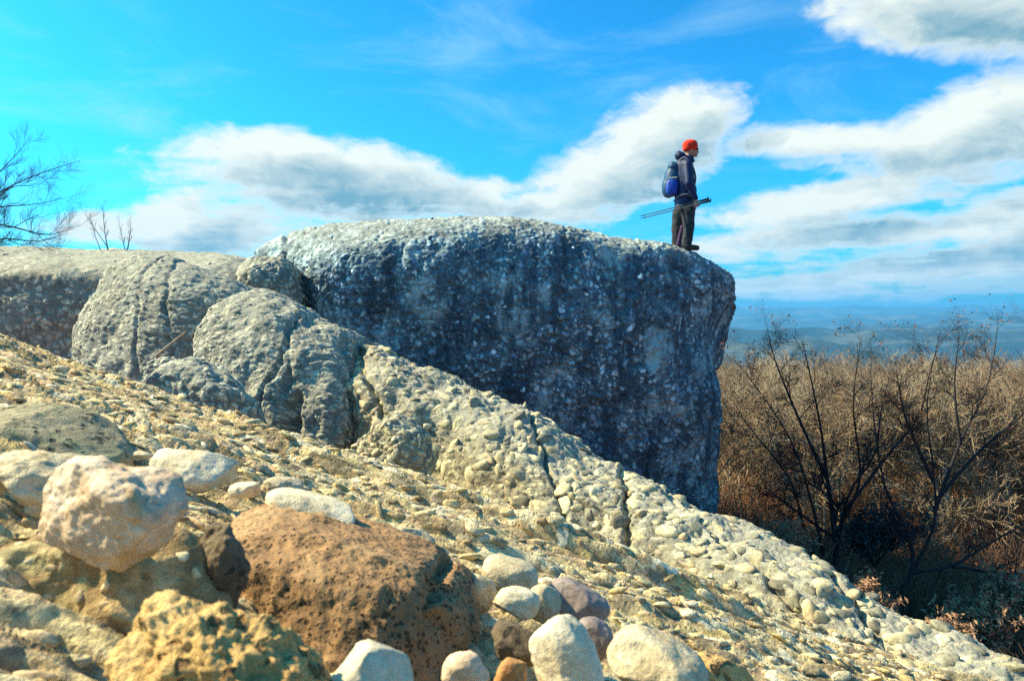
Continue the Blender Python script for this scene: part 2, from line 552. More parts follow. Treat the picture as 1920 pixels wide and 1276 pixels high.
ff = t.noise(pos, .0016, 6, .62); fp = t.noise(pos, .02, 4, .6)
far = t.ramp(ff, [(.35, (.02, .03, .02)), (.5, (.035, .04, .025)), (.6, (.13, .12, .07)), (.7, (.04, .04, .025))])
far = t.mix(.6, far, t.ramp(fp, [(.3, .6), (.7, 1.3)]), 'MULTIPLY')
t.put(b.inputs['Base Color'], t.mix(t.rng(dist, 120, 500), lit, far))
b.inputs['Roughness'].default_value = 1; b.inputs['Specular IOR Level'].default_value = 0
bump(t, b, n1, .6, .03)
ground = link('ground', mesh_np('ground', np.stack([X, Y, Z], 1), Fc), gm, None, (0, 0, 0))
tag(ground, 'wooded hillside falling to a wide valley and far blue hills', 'ground', None, 'structure')

# the air: one closed box round everything
haze_m = bpy.data.materials.new('haze'); haze_m.use_nodes = True
ht = NT(haze_m.node_tree); ht.n.clear()
ho = ht.n.new('ShaderNodeOutputMaterial'); pv = ht.n.new('ShaderNodeVolumePrincipled')
pv.inputs['Color'].default_value = (.15, .56, 1.0, 1)
pv.inputs['Density'].default_value = 8.5e-5
pv.inputs['Anisotropy'].default_value = .1
ht.l.new(pv.outputs[0], ho.inputs['Volume'])
bmx = bmesh.new(); bmesh.ops.create_cube(bmx, size=1)
top, bot = max(Z.max(), 10) + 15, Z.min() - 2
bmesh.ops.scale(bmx, vec=(64000, 64000, top - bot), verts=bmx.verts)
bmesh.ops.translate(bmx, vec=(0, 0, (top + bot) / 2), verts=bmx.verts)
hm = bpy.data.meshes.new('haze'); bmx.to_mesh(hm)
tag(link('haze', hm, haze_m, None, (0, 0, (top + bot) / 2)), 'thin blue haze over the valley', 'haze', None, 'stuff')


# ------------------------------------------------------------------ pebbles
def cube_sphere(n, seed, p=2.4, rough=.12, facets=3):
    bm = bmesh.new(); bmesh.ops.create_cube(bm, size=2)
    bmesh.ops.subdivide_edges(bm, edges=bm.edges[:], cuts=n, use_grid_fill=True)
    bm.verts.index_update(); bm.faces.index_update()
    V = np.array([v.co for v in bm.verts]); Fc = np.array([[v.index for v in f.verts] for f in bm.faces]); bm.free()
    V = np.tan(V * .785) if n > 1 else V
    V = V / (np.abs(V) ** p).sum(1, keepdims=True) ** (1 / p)
    rg = np.random.default_rng(seed)
    for _ in range(facets):
        nn = rg.normal(size=3); nn /= np.linalg.norm(nn); dd = rg.uniform(.62, .9)
        ex = np.maximum(V @ nn - dd, 0); V = V - ex[:, None] * nn * .85
    V = V * (1 + rough * fbm(V * 1.3 + seed * 7.7, 3, seed))[:, None]
    return V, Fc


PEB = [cube_sphere(1, s, 2.5, .4, 3) for s in range(8)]
PEBF = [cube_sphere(3, 40 + s, 2.6, .34, 4) for s in range(6)]
PEB_ME = {}


def pebble_mesh(kind, k, fine):
    key = (kind, k, fine)
    if key not in PEB_ME:
        V, Fc = (PEBF if fine else PEB)[k]
        me = mesh_np('pebble', V, Fc); me.materials.append(M[kind + '_p']); PEB_ME[key] = me
    return PEB_ME[key]


def scatter(V, Fc, N, n, rmin, rmax, seed, keep=None, pack=.8, power=2.2, sizef=None):
    """dart-throwing on the faces; returns arrays pos, normal, radius"""
    rg = np.random.default_rng(seed)
    c = V[Fc].mean(1); fn = N[Fc].mean(1)
    a = np.linalg.norm(np.cross(V[Fc[:, 2]] - V[Fc[:, 0]], V[Fc[:, 3]] - V[Fc[:, 1]]), axis=1) / 2
    if keep is not None: a = a * keep(c, fn)
    idx = rg.choice(len(c), size=n * 4, p=a / a.sum())
    rad = rmin + (rmax - rmin) * rg.random(n * 4) ** power
    order = np.argsort(-rad); idx = idx[order]; rad = rad[order]
    w = rg.random((len(idx), 2))
    q = V[Fc[idx]]
    P = (q[:, 0] * (1 - w[:, :1]) + q[:, 1] * w[:, :1]) * (1 - w[:, 1:]) + (q[:, 3] * (1 - w[:, :1]) + q[:, 2] * w[:, :1]) * w[:, 1:]
    if sizef is not None: rad = rad * sizef(P)
    cell = 2 * rmax * 1.3; grid = {}; out = []
    for k in range(len(idx)):
        p = P[k]; r = rad[k]
        g = tuple((p // cell).astype(int)); ok = True
        for dx in (-1, 0, 1):
            for dy in (-1, 0, 1):
                for dz in (-1, 0, 1):
                    for (pp, r2) in grid.get((g[0] + dx, g[1] + dy, g[2] + dz), ()):
                        e = p - pp
                        if e[0] * e[0] + e[1] * e[1] + e[2] * e[2] < ((r + r2) * pack) ** 2: ok = False; break
                    if not ok: break
                if not ok: break
            if not ok: break
        if ok:
            grid.setdefault(g, []).append((p, r)); out.append(k)
            if len(out) >= n: break
    out = np.array(out)
    return P[out], fn[idx][out], rad[out]


def pebbles(parent, kind, P, Nn, rad, seed, flat=(.42, .62), asp=(.62, .95), sink=.25, axis=None, tilt=.25, nparts=300, fine_px=26):
    rg = np.random.default_rng(seed)
    dist = np.linalg.norm(P, axis=1)
    pxs = rad * 2 / np.maximum(P[:, 1], .05) * F
    u = P[:, 0] / np.maximum(P[:, 1], .01); vis = (np.abs(u) < .72) & (P[:, 1] > .2) & ((Nn * -P).sum(1) / dist > .02)
    score = np.where(vis, pxs, 0)
    top = set(np.argsort(-score)[:nparts].tolist())
    pl = wloc(parent)
    VS, FS, RN, base = [], [], [], 0
    for k in range(len(P)):
        n = Vector(Nn[k]); n = (n + Vector(rg.normal(size=3)) * tilt).normalized()
        a = Vector(axis) if axis is not None else Vector(rg.normal(size=3))
        a = a + Vector(rg.normal(size=3)) * .45
        x = (a - n * a.dot(n)).normalized(); y = n.cross(x)
        r = rad[k]; sx, sy, sz = r, r * rg.uniform(*asp), r * rg.uniform(*flat)
        loc = Vector(P[k]) - Vector(Nn[k]) * (sz * sink)
        mt = Matrix(((x.x * sx, y.x * sy, n.x * sz, loc.x), (x.y * sx, y.y * sy, n.y * sz, loc.y), (x.z * sx, y.z * sy, n.z * sz, loc.z), (0, 0, 0, 1)))
        fine = pxs[k] > fine_px
        if k in top and score[k] > 0:
            o = bpy.data.objects.new('pebble', pebble_mesh(kind, int(rg.integers(6)), bool(fine)))
            COL.objects.link(o); o.parent = parent
            o.matrix_local = Matrix.Translation(-pl) @ mt
        else:
            V, Fc = (PEBF if fine else PEB)[int(rg.integers(6))]
            A = np.array(mt); VS.append(V @ A[:3, :3].T + A[:3, 3]); FS.append(Fc + base); base += len(V)
            RN.append(np.full(len(V), rg.random()))
    if VS:
        V = np.concatenate(VS); Fc = np.concatenate(FS); rn = np.concatenate(RN)
        o = link('pebble_bed', mesh_np('pebble_bed', V, Fc, {'rnd': rn, 'gap': np.ones(len(V))}), M[kind], parent, tuple(pl))
        o['kind'] = 'stuff'


def conglomerate(V, Fc, low=(.12, .9), peb=(.02, .06), seed=0, pit=.1, fine=.004, mid=None, squash=(1, 1, 1), flute=None, lam=None, cracks=()):
    """displace a smooth body along its normals: broad undulation, cobbled relief with lost pebbles, fine grain"""
    N = vnormals(V, Fc)
    P = V
    d = low[0] * fbm(P / low[1], 4, seed)
    if flute:
        fl = fbm(P / np.array([flute[1], flute[1], flute[1] * 4.5]) + .3 * fbm(P / .3, 2, seed + 81)[:, None], 3, seed + 80)
        d = d - flute[0] * sst(fl, .02, .45) * sst(N[:, 2], .85, .35)
    if mid: d = d + mid[0] * fbm(P / mid[1], 3, seed + 50)
    for (x0, lean, wd, am) in cracks:
        q = P[:, 0] + lean * (P[:, 2] + .3 * P[:, 1]) - x0 + .10 * fbm(P / .35, 3, seed + int(abs(x0) * 100)) + .02 * fbm(P / .06, 2, seed + 5)
        d = d - am * np.exp(-(q / wd) ** 2) * (.35 + .65 * sst(fbm(P / .5, 2, seed + 77), -.4, .3))
    if lam:
        q = (P[:, 2] * .9 + P[:, 0] * .36 + P[:, 1] * .12) / lam[1] + 1.7 * fbm(P / np.array([.45, .45, .22]), 4, seed + 83)
        sw = q % 1
        lay = _h(np.floor(q).astype(np.int64), np.zeros(len(q), np.int64), np.zeros(len(q), np.int64), seed)
        d = d + lam[0] * (sst(sw, 0, .25) * (1 - sw) * 1.6 - .5) * (.4 + lay) * (.3 + sst(fbm(P / .4, 2, seed + 84), -.3, .4))
    wob = np.stack([fbm(P / (peb[1] * 1.6), 2, seed + 70 + k) for k in range(3)], 1) * peb[1] * .75
    f1, f2, idn = worley((P + wob) / peb[1] * np.array(squash), seed + 11)
    dome = sst(f2 - f1, 0, .5)
    amp = .25 + .85 * sst(fbm(P / (peb[1] * 6), 3, seed + 60), -.45, .4)
    hgt = .45 + .75 * ((idn * 7.13) % 1)
    lost = idn < pit
    d = d + peb[0] * amp * np.where(lost, -dome * 1.1, dome * hgt) + peb[0] * .8 * fbm(P / (peb[1] * .55), 3, seed + 65)
    d = d + fine * fbm(P / .06, 4, seed + 30, .68)
    V2 = V + N * d[:, None]
    gap = np.where(lost, .04 + .1 * (1 - dome), f2 - f1)
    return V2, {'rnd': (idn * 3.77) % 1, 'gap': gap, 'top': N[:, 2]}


# ------------------------------------------------------------------ the slab under the camera
def slab_base(x, y):
    z = -.42 - .36 * x - .13 * y
    e = np.maximum(y - (2.45 + .1 * np.sin(x * 1.7)), 0)
    z = z - .16 * e * e - .10 * e ** 3
    e2 = np.maximum(x - 2.2, 0); z = z - .10 * e2 * e2
    e3 = np.maximum(-y - .8, 0); z = z - .1 * e3 * e3
    return z


def slab_low(x, y):
    P = np.stack([x, y, x * 0], 1)
    r = np.hypot(x, y)
    # bedding ledges run along the dip
    s = y * .93 + x * .10 + .12 * fbm(P / .9, 3, 3)
    saw = (s / .42) % 1
    led = (sst(saw, 0, .12) - saw) * .085 * sst(fbm(P / 1.3, 2, 8), -.3, .5)
    q = y * 1.0 + x * .06 + .05 * fbm(P / np.array([.6, .25, 1]), 3, 6)
    sw = (q / .085) % 1
    led = led + (sst(sw, 0, .2) - sw) * .018 * sst(fbm(P / np.array([.5, .2, 1]), 3, 18), -.35, .45) * sst(r, .8, 1.6)
    return .05 * fbm(P / .55, 4, 2) + led


def slab_z(x, y):
    x = np.atleast_1d(np.asarray(x, float)); y = np.atleast_1d(np.asarray(y, float))
    return slab_base(x, y) + slab_low(x, y)


nr, nt, nf = 600, 620, 530
rr = np.concatenate([[0.0], np.geomspace(.42, 4.9, nr - 1)])
fr = np.linspace(-R(50), R(47), nf); bk = np.linspace(R(47), 2 * math.pi - R(50), nt - nf + 2)[1:-1]
th = np.concatenate([fr, bk])
TT, RR = np.meshgrid(th, rr)
X = (RR * np.sin(TT)).ravel(); Y = (RR * np.cos(TT)).ravel()
V = np.stack([X, Y, slab_z(X, Y)], 1)
i, j = np.meshgrid(np.arange(nr - 1), np.arange(nt), indexing='ij'); j2 = (j + 1) % nt
Fc = np.stack([i * nt + j, (i + 1) * nt + j, (i + 1) * nt + j2, i * nt + j2], -1).reshape(-1, 4)
P2 = np.stack([X * .42, Y, X * 0], 1)
wob = np.stack([fbm(P2 / .05, 2, 91), fbm(P2 / .05, 2, 92), X * 0], 1) * .012
f1, f2, idn = worley((P2 + wob) / .03, 5, True)
dome = sst(f2 - f1, 0, .45); lost = idn < .16
hh = np.where(lost, -.009 * dome, .007 * dome * (.4 + .8 * ((idn * 7.13) % 1)))
g1, g2, gid = worley((P2 + wob * 2) / .11, 15, True)
hh = hh + .010 * sst(g2 - g1, 0, .5) * ((gid * 5.3) % 1)
hh = hh * (.35 + .9 * sst(fbm(P2 / .2, 3, 46), -.4, .4))
ST = np.stack([X * .13 + Y * .03, Y + X * .03, X * 0], 1)           # long low ribs running down the dip
rib = 1 - np.abs(fbm(ST / .035, 3, 47, .6)) * 2.2
rib3 = 1 - np.abs(fbm(ST / .075, 3, 57, .6)) * 2.2
rib2 = 1 - np.abs(fbm(ST / .13, 3, 48, .6)) * 2.0
hh = hh + .022 * rib * (.3 + sst(fbm(P2 / .3, 2, 49), -.4, .4)) + .014 * rib2 + .020 * rib3 + .006 * fbm(P2 / .012, 3, 44, .65) - .028
nz = np.array([.33, .12, .93])
V = V + hh[:, None] * nz
slab_gap = np.where(lost, .05, f2 - f1) + np.clip((rib - .42) * 1.0, -.35, .3) + np.clip((rib3 - .35) * .9, -.3, .1)  # rib troughs take darker colour, painting shade between the ribs
slab_me = mesh_np('rock_slab', V, Fc, {'rnd': (idn * 3.77) % 1, 'gap': slab_gap})
NS = vnormals(V, Fc)
slab = link('rock_slab', slab_me, M['slab'], None, (0, 0, -.42))
tag(slab, 'long sunlit slab of cream pebbly conglomerate sloping down to the right', 'rock slab', None, 'structure')
inframe = lambda c, n: ((c[:, 1] > .35) & (np.abs(c[:, 0]) < .85 * c[:, 1] + .1) & (c[:, 1] < 3.6)).astype(float)
sl_axis = (1, .15, -.36)
P_, N_, r_ = scatter(V, Fc, NS, 4200, .005, .032, 7, inframe, .64, 3.6)
pebbles(slab, 'slab', P_, N_, r_, 8, (.16, .30), (.28, .6), .45, sl_axis, .12, 300, 34)


def slab_hit(px, py):
    for d in np.arange(.3, 5, .01):
        p = U(px, py, d)
        if p.z < slab_z(p.x, p.y)[0]: return float(d)
    return 3.5


# ------------------------------------------------------------------ rounded rocks as bodies
def body(name, label, secs, nu, nv, wts, kind, conf, npeb, prange, seed, cat='boulder', pebkw=None, group=None, sizef=None, keep=None, pw=3.4):
    secs = [[tuple(U(*p)) if len(p) == 3 else p[1] for p in s] for s in secs]
    V, Fc = loft(secs, nu, nv, wts)
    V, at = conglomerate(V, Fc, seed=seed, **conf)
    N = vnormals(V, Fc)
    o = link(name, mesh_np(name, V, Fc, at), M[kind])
    tag(o, label, cat, group)
    if npeb:
        kp = lambda c, n: (((n * -c).sum(1) / np.linalg.norm(c, axis=1)) > -.15).astype(float) * (1 if keep is None else keep(c, n))
        P, Nn, r = scatter(V, Fc, N, npeb, prange[0], prange[1], seed, kp, .7, pw, sizef)
        pebbles(o, kind, P, Nn, r, seed + 1, **(pebkw or {}))
    return o, V, Fc


def ridge_secs(rows, backdrop=.9):
    """rows: list of (crest, shoulder, mid, base) pixels with distance; the hidden back is added in metres"""
    out = []
    for s in rows:
        c = U(*s[0]); bs = U(*s[-1]); k = [tuple(U(*p)) for p in s]
        out.append([('w', tuple(c + Vector((.1, backdrop, -.30)))) , *[('w', p) for p in k],
                    ('w', tuple(bs + Vector((0, .25, -.7)))), ('w', tuple(bs + Vector((.1, 2.2, -.7)))), ('w', tuple(c + Vector((.1, 1.9, -1.1))))])
    return out


RW = (1.0, 1.6, 2.2, 2.2, .5, .4, .4, .6)
# great overhanging boulder
def big(top, edge, mid, low, bot):
    t_, b_ = U(*top), U(*bot)
    return [('w', tuple(t_ + Vector((0, 1.8, -.25)))), ('w', tuple(t_)), ('w', tuple(U(*edge))), ('w', tuple(U(*mid))), ('w', tuple(U(*low))),
            ('w', tuple(b_)), ('w', tuple(b_ + Vector((0, 1.2, -.9)))), ('w', tuple(b_ + Vector((0, 4.0, -.9)))), ('w', tuple(t_ + Vector((0, 3.6, -1.2))))]


BIG = [big((486, 472, 13.0), (520, 486, 12.2), (545, 515, 11.8), (552, 560, 11.8), (566, 640, 12.0)),
       big((572, 434, 12.9), (592, 462, 11.7), (597, 505, 11.2), (600, 560, 11.2), (610, 680, 11.5)),
       big((700, 418, 12.7), (690, 440, 11.35), (685, 490, 10.9), (690, 600, 11.1), (690, 760, 11.5)),
       big((855, 408, 12.3), (850, 424, 11.2), (850, 500, 10.85), (850, 650, 11.2), (860, 830, 11.9)),
       big((1000, 413, 12.2), (1000, 430, 11.2), (1000, 540, 10.95), (1000, 700, 11.3), (1005, 920, 12.0)),
       big((1150, 446, 12.3), (1150, 462, 11.3), (1150, 590, 11.1), (1150, 760, 11.5), (1150, 980, 12.1)),
       big((1268, 472, 12.4), (1268, 488, 11.5), (1262, 620, 11.4), (1258, 790, 11.7), (1250, 1010, 12.3)),
       big((1340, 503, 12.7), (1352, 524, 11.9), (1312, 640, 11.9), (1334, 790, 12.1), (1318, 1010, 12.6)),
       big((1366, 528, 13.2), (1376, 552, 12.7), (1328, 650, 12.7), (1352, 790, 12.8), (1334, 1000, 13.2))]
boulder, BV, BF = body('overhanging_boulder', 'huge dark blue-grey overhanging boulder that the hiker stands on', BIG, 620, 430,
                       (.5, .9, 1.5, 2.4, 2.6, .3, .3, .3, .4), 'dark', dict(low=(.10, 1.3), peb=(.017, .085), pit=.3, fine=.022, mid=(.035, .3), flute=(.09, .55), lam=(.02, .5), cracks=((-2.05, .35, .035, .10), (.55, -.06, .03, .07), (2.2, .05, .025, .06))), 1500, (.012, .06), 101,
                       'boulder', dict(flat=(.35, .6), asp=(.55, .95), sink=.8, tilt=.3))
bvh = BVHTree.FromPolygons([Vector(v) for v in BV], [tuple(f) for f in BF.tolist()])

# long ledge at the left
LED = [big((-420, 452, 14), (-420, 490, 11.5), (-420, 560, 11.2), (-420, 640, 11.2), (-420, 720, 11.4)),
       big((-150, 456, 13.5), (-150, 492, 11.2), (-150, 550, 10.9), (-150, 620, 10.9), (-150, 720, 11.1)),
       big((30, 461, 13.3), (30, 497, 11), (30, 550, 10.7), (40, 620, 10.7), (40, 720, 10.9)),
       big((180, 467, 13.1), (180, 505, 10.9), (175, 550, 10.6), (170, 620, 10.6), (170, 720, 10.8)),
       big((330, 473, 13.0), (330, 515, 10.9), (330, 560, 10.7), (330, 620, 10.7), (330, 700, 10.9)),
       big((440, 478, 13.0), (440, 515, 11.2), (440, 560, 11.1), (440, 620, 11.1), (440, 700, 11.2))]
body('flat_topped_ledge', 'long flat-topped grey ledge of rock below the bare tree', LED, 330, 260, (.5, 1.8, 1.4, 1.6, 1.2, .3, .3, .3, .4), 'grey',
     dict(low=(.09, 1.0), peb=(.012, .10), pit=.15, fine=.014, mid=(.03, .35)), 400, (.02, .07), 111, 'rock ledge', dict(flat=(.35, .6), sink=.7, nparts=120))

# small boulder tucked against the big one
SMB = [((448, 505, 11.2), (446, 515, 10.9), (446, 530, 10.8), (452, 560, 10.9)),
       ((475, 483, 11.2), (470, 500, 10.7), (470, 530, 10.6), (475, 580, 10.7)),
       ((515, 480, 11.3), (512, 500, 10.8), (512, 535, 10.65), (515, 590, 10.8)),
       ((545, 490, 11.4), (543, 510, 11.0), (543, 540, 10.9), (545, 600, 11.0))]
body('small_boulder', 'small grey boulder wedged against the left end of the overhanging boulder', ridge_secs(SMB, .5), 120, 120, RW, 'grey',
     dict(low=(.05, .5), peb=(.025, .09), pit=.12, fine=.006, mid=(.03, .2)), 160, (.02, .06), 121, 'boulder', dict(nparts=60))

# three segments of the rib between slab and boulder
B1 = [((150, 612, 8.3), (146, 625, 8.0), (140, 645, 7.8), (140, 720, 7.7)),
      ((205, 512, 8.4), (188, 548, 7.9), (172, 610, 7.6), (165, 730, 7.4)),
      ((262, 485, 8.4), (245, 510, 7.8), (235, 590, 7.4), (230, 750, 7.2)),
      ((340, 491, 8.4), (330, 515, 7.7), (325, 600, 7.3), (320, 780, 7.2)),
      ((420, 516, 8.3), (410, 540, 7.7), (400, 610, 7.4), (395, 790, 7.3)),
      ((490, 552, 8.3), (480, 575, 7.8), (470, 640, 7.6), (460, 800, 7.5)),
      ((540, 580, 8.3), (535, 600, 7.9), (530, 650, 7.8), (525, 800, 7.7))]
body('domed_boulder', 'smooth domed grey-green boulder with a dry stick lying across its front', ridge_secs(B1), 300, 300, RW, 'grey',
     dict(low=(.10, .8), peb=(.009, .05), pit=.16, fine=.014, mid=(.035, .3), squash=(.42, .8, 1.5), flute=(.06, .4), lam=(.006, .075), cracks=((-2.75, .3, .02, .06), (-2.35, -.2, .02, .05), (-3.4, .15, .02, .06))), 900, (.008, .045), 131, 'boulder', dict(flat=(.2, .35), asp=(.35, .65), sink=.55, axis=(1, .2, -.35), tilt=.15))
B2 = [((368, 655, 7.4), (366, 668, 7.1), (364, 690, 6.9), (366, 760, 6.8)),
      ((398, 592, 7.5), (388, 620, 7.0), (382, 680, 6.7), (382, 800, 6.6)),
      ((455, 560, 7.5), (440, 590, 6.9), (432, 680, 6.5), (430, 830, 6.3)),
      ((530, 563, 7.4), (515, 592, 6.8), (505, 690, 6.4), (500, 850, 6.2)),
      ((600, 592, 7.3), (588, 622, 6.7), (578, 720, 6.3), (570, 870, 6.1)),
      ((655, 620, 7.2), (645, 655, 6.7), (638, 740, 6.3), (632, 880, 6.1)),
      ((684, 638, 7.2), (676, 680, 6.9), (670, 760, 6.5), (664, 880, 6.3))]
body('fluted_boulder', 'rounded grey boulder with dark vertical flutes between two paler rocks', ridge_secs(B2), 320, 320, RW, 'grey',
     dict(low=(.12, .6), peb=(.009, .05), pit=.16, fine=.014, mid=(.05, .3), squash=(.42, .8, 1.5), flute=(.2, .32), lam=(.006, .075), cracks=((-2.75, .3, .02, .06), (-2.35, -.2, .02, .05), (-3.4, .15, .02, .06))), 1000, (.008, .045), 141, 'boulder', dict(flat=(.2, .35), asp=(.35, .65), sink=.55, axis=(1, .2, -.35), tilt=.15))
R3 = [((684, 640, 7.1), (668, 680, 6.8), (656, 740, 6.4), (644, 880, 6.1)),
      ((760, 668, 6.95), (740, 705, 6.45), (728, 780, 6.1), (720, 930, 5.9)),
      ((880, 722, 6.65), (860, 765, 6.1), (845, 840, 5.8), (840, 980, 5.6)),
      ((1000, 780, 6.3), (980, 830, 5.7), (965, 900, 5.4), (960, 1030, 5.2)),
      ((1120, 845, 5.95), (1100, 895, 5.35), (1085, 960, 5.1), (1080, 1080, 4.9)),
      ((1230, 905, 5.6), (1210, 955, 5.05), (1195, 1020, 4.8), (1190, 1140, 4.6)),
      ((1335, 960, 5.3), (1315, 1005, 4.8), (1300, 1075, 4.55), (1295, 1190, 4.4)),
      ((1430, 990, 5.05), (1410, 1045, 4.55), (1395, 1120, 4.3), (1390, 1240, 4.15)),
      ((1520, 1032, 4.8), (1500, 1095, 4.3), (1485, 1165, 4.1), (1480, 1290, 3.95)),
      ((1640, 1128, 4.45), (1620, 1180, 4.05), (1605, 1240, 3.85), (1600, 1350, 3.7)),
      ((1740, 1190, 4.2), (1720, 1235, 3.8), (1705, 1290, 3.65), (1700, 1390, 3.55)),
      ((1830, 1222, 4.0), (1810, 1270, 3.6), (1795, 1330, 3.45), (1790, 1430, 3.35)),
      ((1960, 1275, 3.75), (1940, 1330, 3.4), (1925, 1390, 3.25), (1920, 1490, 3.15)),
      ((2200, 1400, 3.3), (2180, 1450, 3.0), (2165, 1510, 2.9), (2160, 1600, 2.8))]
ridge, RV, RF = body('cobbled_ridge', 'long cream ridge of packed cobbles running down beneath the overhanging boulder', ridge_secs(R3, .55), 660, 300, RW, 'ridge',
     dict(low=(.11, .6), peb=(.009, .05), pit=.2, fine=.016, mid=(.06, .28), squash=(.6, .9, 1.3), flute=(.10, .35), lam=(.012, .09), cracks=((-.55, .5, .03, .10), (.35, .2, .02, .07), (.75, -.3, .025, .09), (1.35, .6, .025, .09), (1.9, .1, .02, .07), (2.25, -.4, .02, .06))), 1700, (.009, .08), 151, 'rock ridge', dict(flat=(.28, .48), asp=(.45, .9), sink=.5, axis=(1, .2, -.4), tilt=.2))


# a few patches of coarser cobbles where the ridge's skin has broken away
RN_ = vnormals(RV, RF)
for q_, (px, row, d_, rad_, n_) in enumerate(((1135, 915, 5.25, .32, 26), (1330, 1040, 4.7, .22, 16), (980, 850, 5.75, .26, 14), (1620, 1180, 4.1, .3, 24))):
    cc = np.array(U(px, row, d_))
    P_, N_, r_ = scatter(RV, RF, RN_, n_, .02, .058, 300 + q_, lambda c, n: (np.linalg.norm(c - cc, axis=1) < rad_).astype(float) * ((n * -c).sum(1) > 0) + 1e-9, .82, 1.3)
    pebbles(ridge, 'ridge', P_, N_, r_, 310 + q_, (.35, .55), (.5, .9), .5, None, .2, 40, 20)


# ------------------------------------------------------------------ loose and half-buried stones
def stone(name, label, cx, r0, r1, w, d, mat, seed, p=2.8, tilt=0, yaw=0, roll=0, deep=.8, rough=.14, facets=5, n=22, cat='stone', fine=.012, group=None, sub=None):
    """a stone that covers rows r0..r1 and w pixels across, d metres ahead"""
    V, Fc = cube_sphere(n, seed, p, rough, facets)
    c = U(cx, (r0 + r1) / 2, d)
    k = d / F
    S = np.array([w / 2 * k, w / 2 * k * deep, (r1 - r0) / 2 * k])
    sz = float(S.mean())
    N = vnormals(V * S, Fc); W = V * S
    W = W + N * (fbm(W / (sz * .35) + seed, 4, seed + 3) * fine * sz * 8 * .5)[:, None] + N * (fbm(W / (sz * .07), 3, seed + 9) * fine * sz * 1.6)[:, None]
    Rm = np.array(Euler((R(roll), R(tilt), R(yaw))).to_matrix())
    W = W @ Rm.T + np.array(c)
    o = link(name, mesh_np(name, W, Fc), M[mat])
    tag(o, label, cat, group)
    return o


stone('pink_cobble', 'large pinkish cobble with orange-stained underside in the rough bank', 215, 872, 1060, 290, .82, 'pink', 5, 3.2, 12, -14, -14, .6, .22, 5, 50, fine=.018)
stone('white_cobble', 'angular white quartz block with a dark crack on the slab', 365, 842, 915, 150, 1.55, 'white', 11, 3.6, 14, 10, 0, .8, .12, 6)
stone('white_cobble', 'small white stone lying below the angular white quartz block', 460, 903, 932, 62, 1.42, 'white', 12, 2.6, -4, 0, 0, .8)
secs_ = []
for bt, ft, md, bo in (((455, 985, 1.30), (448, 1012, 1.10), (442, 1090, 1.05), (445, 1400, 1.04)), ((560, 955, 1.42), (548, 1004, 1.10), (542, 1110, 1.01), (545, 1430, .99)),
                       ((700, 990, 1.42), (684, 1034, 1.08), (680, 1130, .99), (680, 1440, .97)), ((825, 1042, 1.40), (806, 1072, 1.09), (804, 1160, 1.02), (800, 1440, 1.0)),
                       ((878, 1090, 1.36), (880, 1118, 1.18), (886, 1190, 1.12), (868, 1420, 1.1))):
    b3 = U(*bt)
    f3 = U(*ft); m3 = U(*md)
    secs_.append([tuple(b3), tuple(b3.lerp(f3, .86)), tuple(f3), tuple(f3.lerp(m3, .2)), tuple(m3), tuple(U(*bo)), tuple(b3 + Vector((0, .04, -.32)))])
V, Fc = loft(secs_, 190, 190, (1.2, .35, .35, .8, 1.8, .5, .5))
N_ = vnormals(V, Fc)
V = V + N_ * (.011 * fbm(V / .09, 5, 701, .62) + .006 * fbm(V / .02, 4, 702, .65))[:, None]
q_ = V[:, 0] + .25 * V[:, 2] - float(U(812, 1150, 1.02).x) - .25 * float(U(812, 1150, 1.02).z)
V = V - N_ * (.028 * np.exp(-(q_ / .009) ** 2 - ((V[:, 2] - float(U(812, 1155, 1.02).z)) / .035) ** 2))[:, None]     # one deep oval socket
tag(link('brown_block', mesh_np('brown_block', V, Fc), M['brown']), 'big brown pitted sandstone block with a yellow sunlit top', 'stone')
stone('white_cobble', 'long pale smooth pebble lying on top of the brown sandstone block', 590, 930, 978, 190, 1.3, 'white', 23, 2.6, 15, -10, 0, .5, .08, 2)
stone('yellow_stone', 'blurred golden stone with knobbly crust beside the white wedge', 450, 1150, 1380, 430, .62, 'yellow', 31, 3.0, 20, -20, -18, .7, .2, 5, 60, fine=.05)
stone('white_wedge', 'white wedge-shaped stone between the golden stone and the brown block', 690, 1212, 1360, 175, .68, 'white', 33, 3.0, 24, 20, 0, .8, .1, 6)
stone('cream_cobble', 'cream egg-shaped cobble highest in the cluster right of the brown block', 955, 1046, 1104, 112, 1.42, 'cream', 41, 2.5, 10, 0, 0, .8, .1, 2)
stone('cream_cobble', 'cream cobble touching the right edge of the brown block', 895, 1078, 1150, 66, 1.3, 'cream', 42, 2.6, 30, 0, 0, .8, .1, 3)
stone('pale_cobble', 'pale peaked cobble in the middle of the cream cluster', 966, 1102, 1158, 92, 1.25, 'white', 43, 2.6, 12, 10, 0, .8, .12, 4)
stone('cream_cobble', 'round-shouldered cream cobble between the pale peaked one and the mauve stone', 1020, 1098, 1166, 66, 1.3, 'cream', 44, 2.6, 25, 0, 0, .8, .1, 3)
stone('white_boulder_stone', 'largest smooth white oblong stone at the foot of the cluster', 1062, 1152, 1330, 118, .98, 'white', 45, 2.6, -24, -10, 0, .9, .08, 3, 30)
stone('mauve_stone', 'long mauve-grey stone behind the cream cluster', 1085, 1096, 1162, 120, 1.42, 'mauve', 46, 2.8, 27, 0, 0, .6, .1, 4)
stone('grey_cobble', 'smooth grey cobble beside the largest white oblong stone', 1108, 1158, 1240, 78, 1.2, 'mauve', 47, 2.5, 35, 0, 0, .8, .1, 3)
stone('umber_stone', 'dark brown lumpy stone at the right foot of the brown block', 968, 1174, 1240, 100, 1.05, 'umber', 48, 2.8, 15, 0, 0, .8, .3, 5)
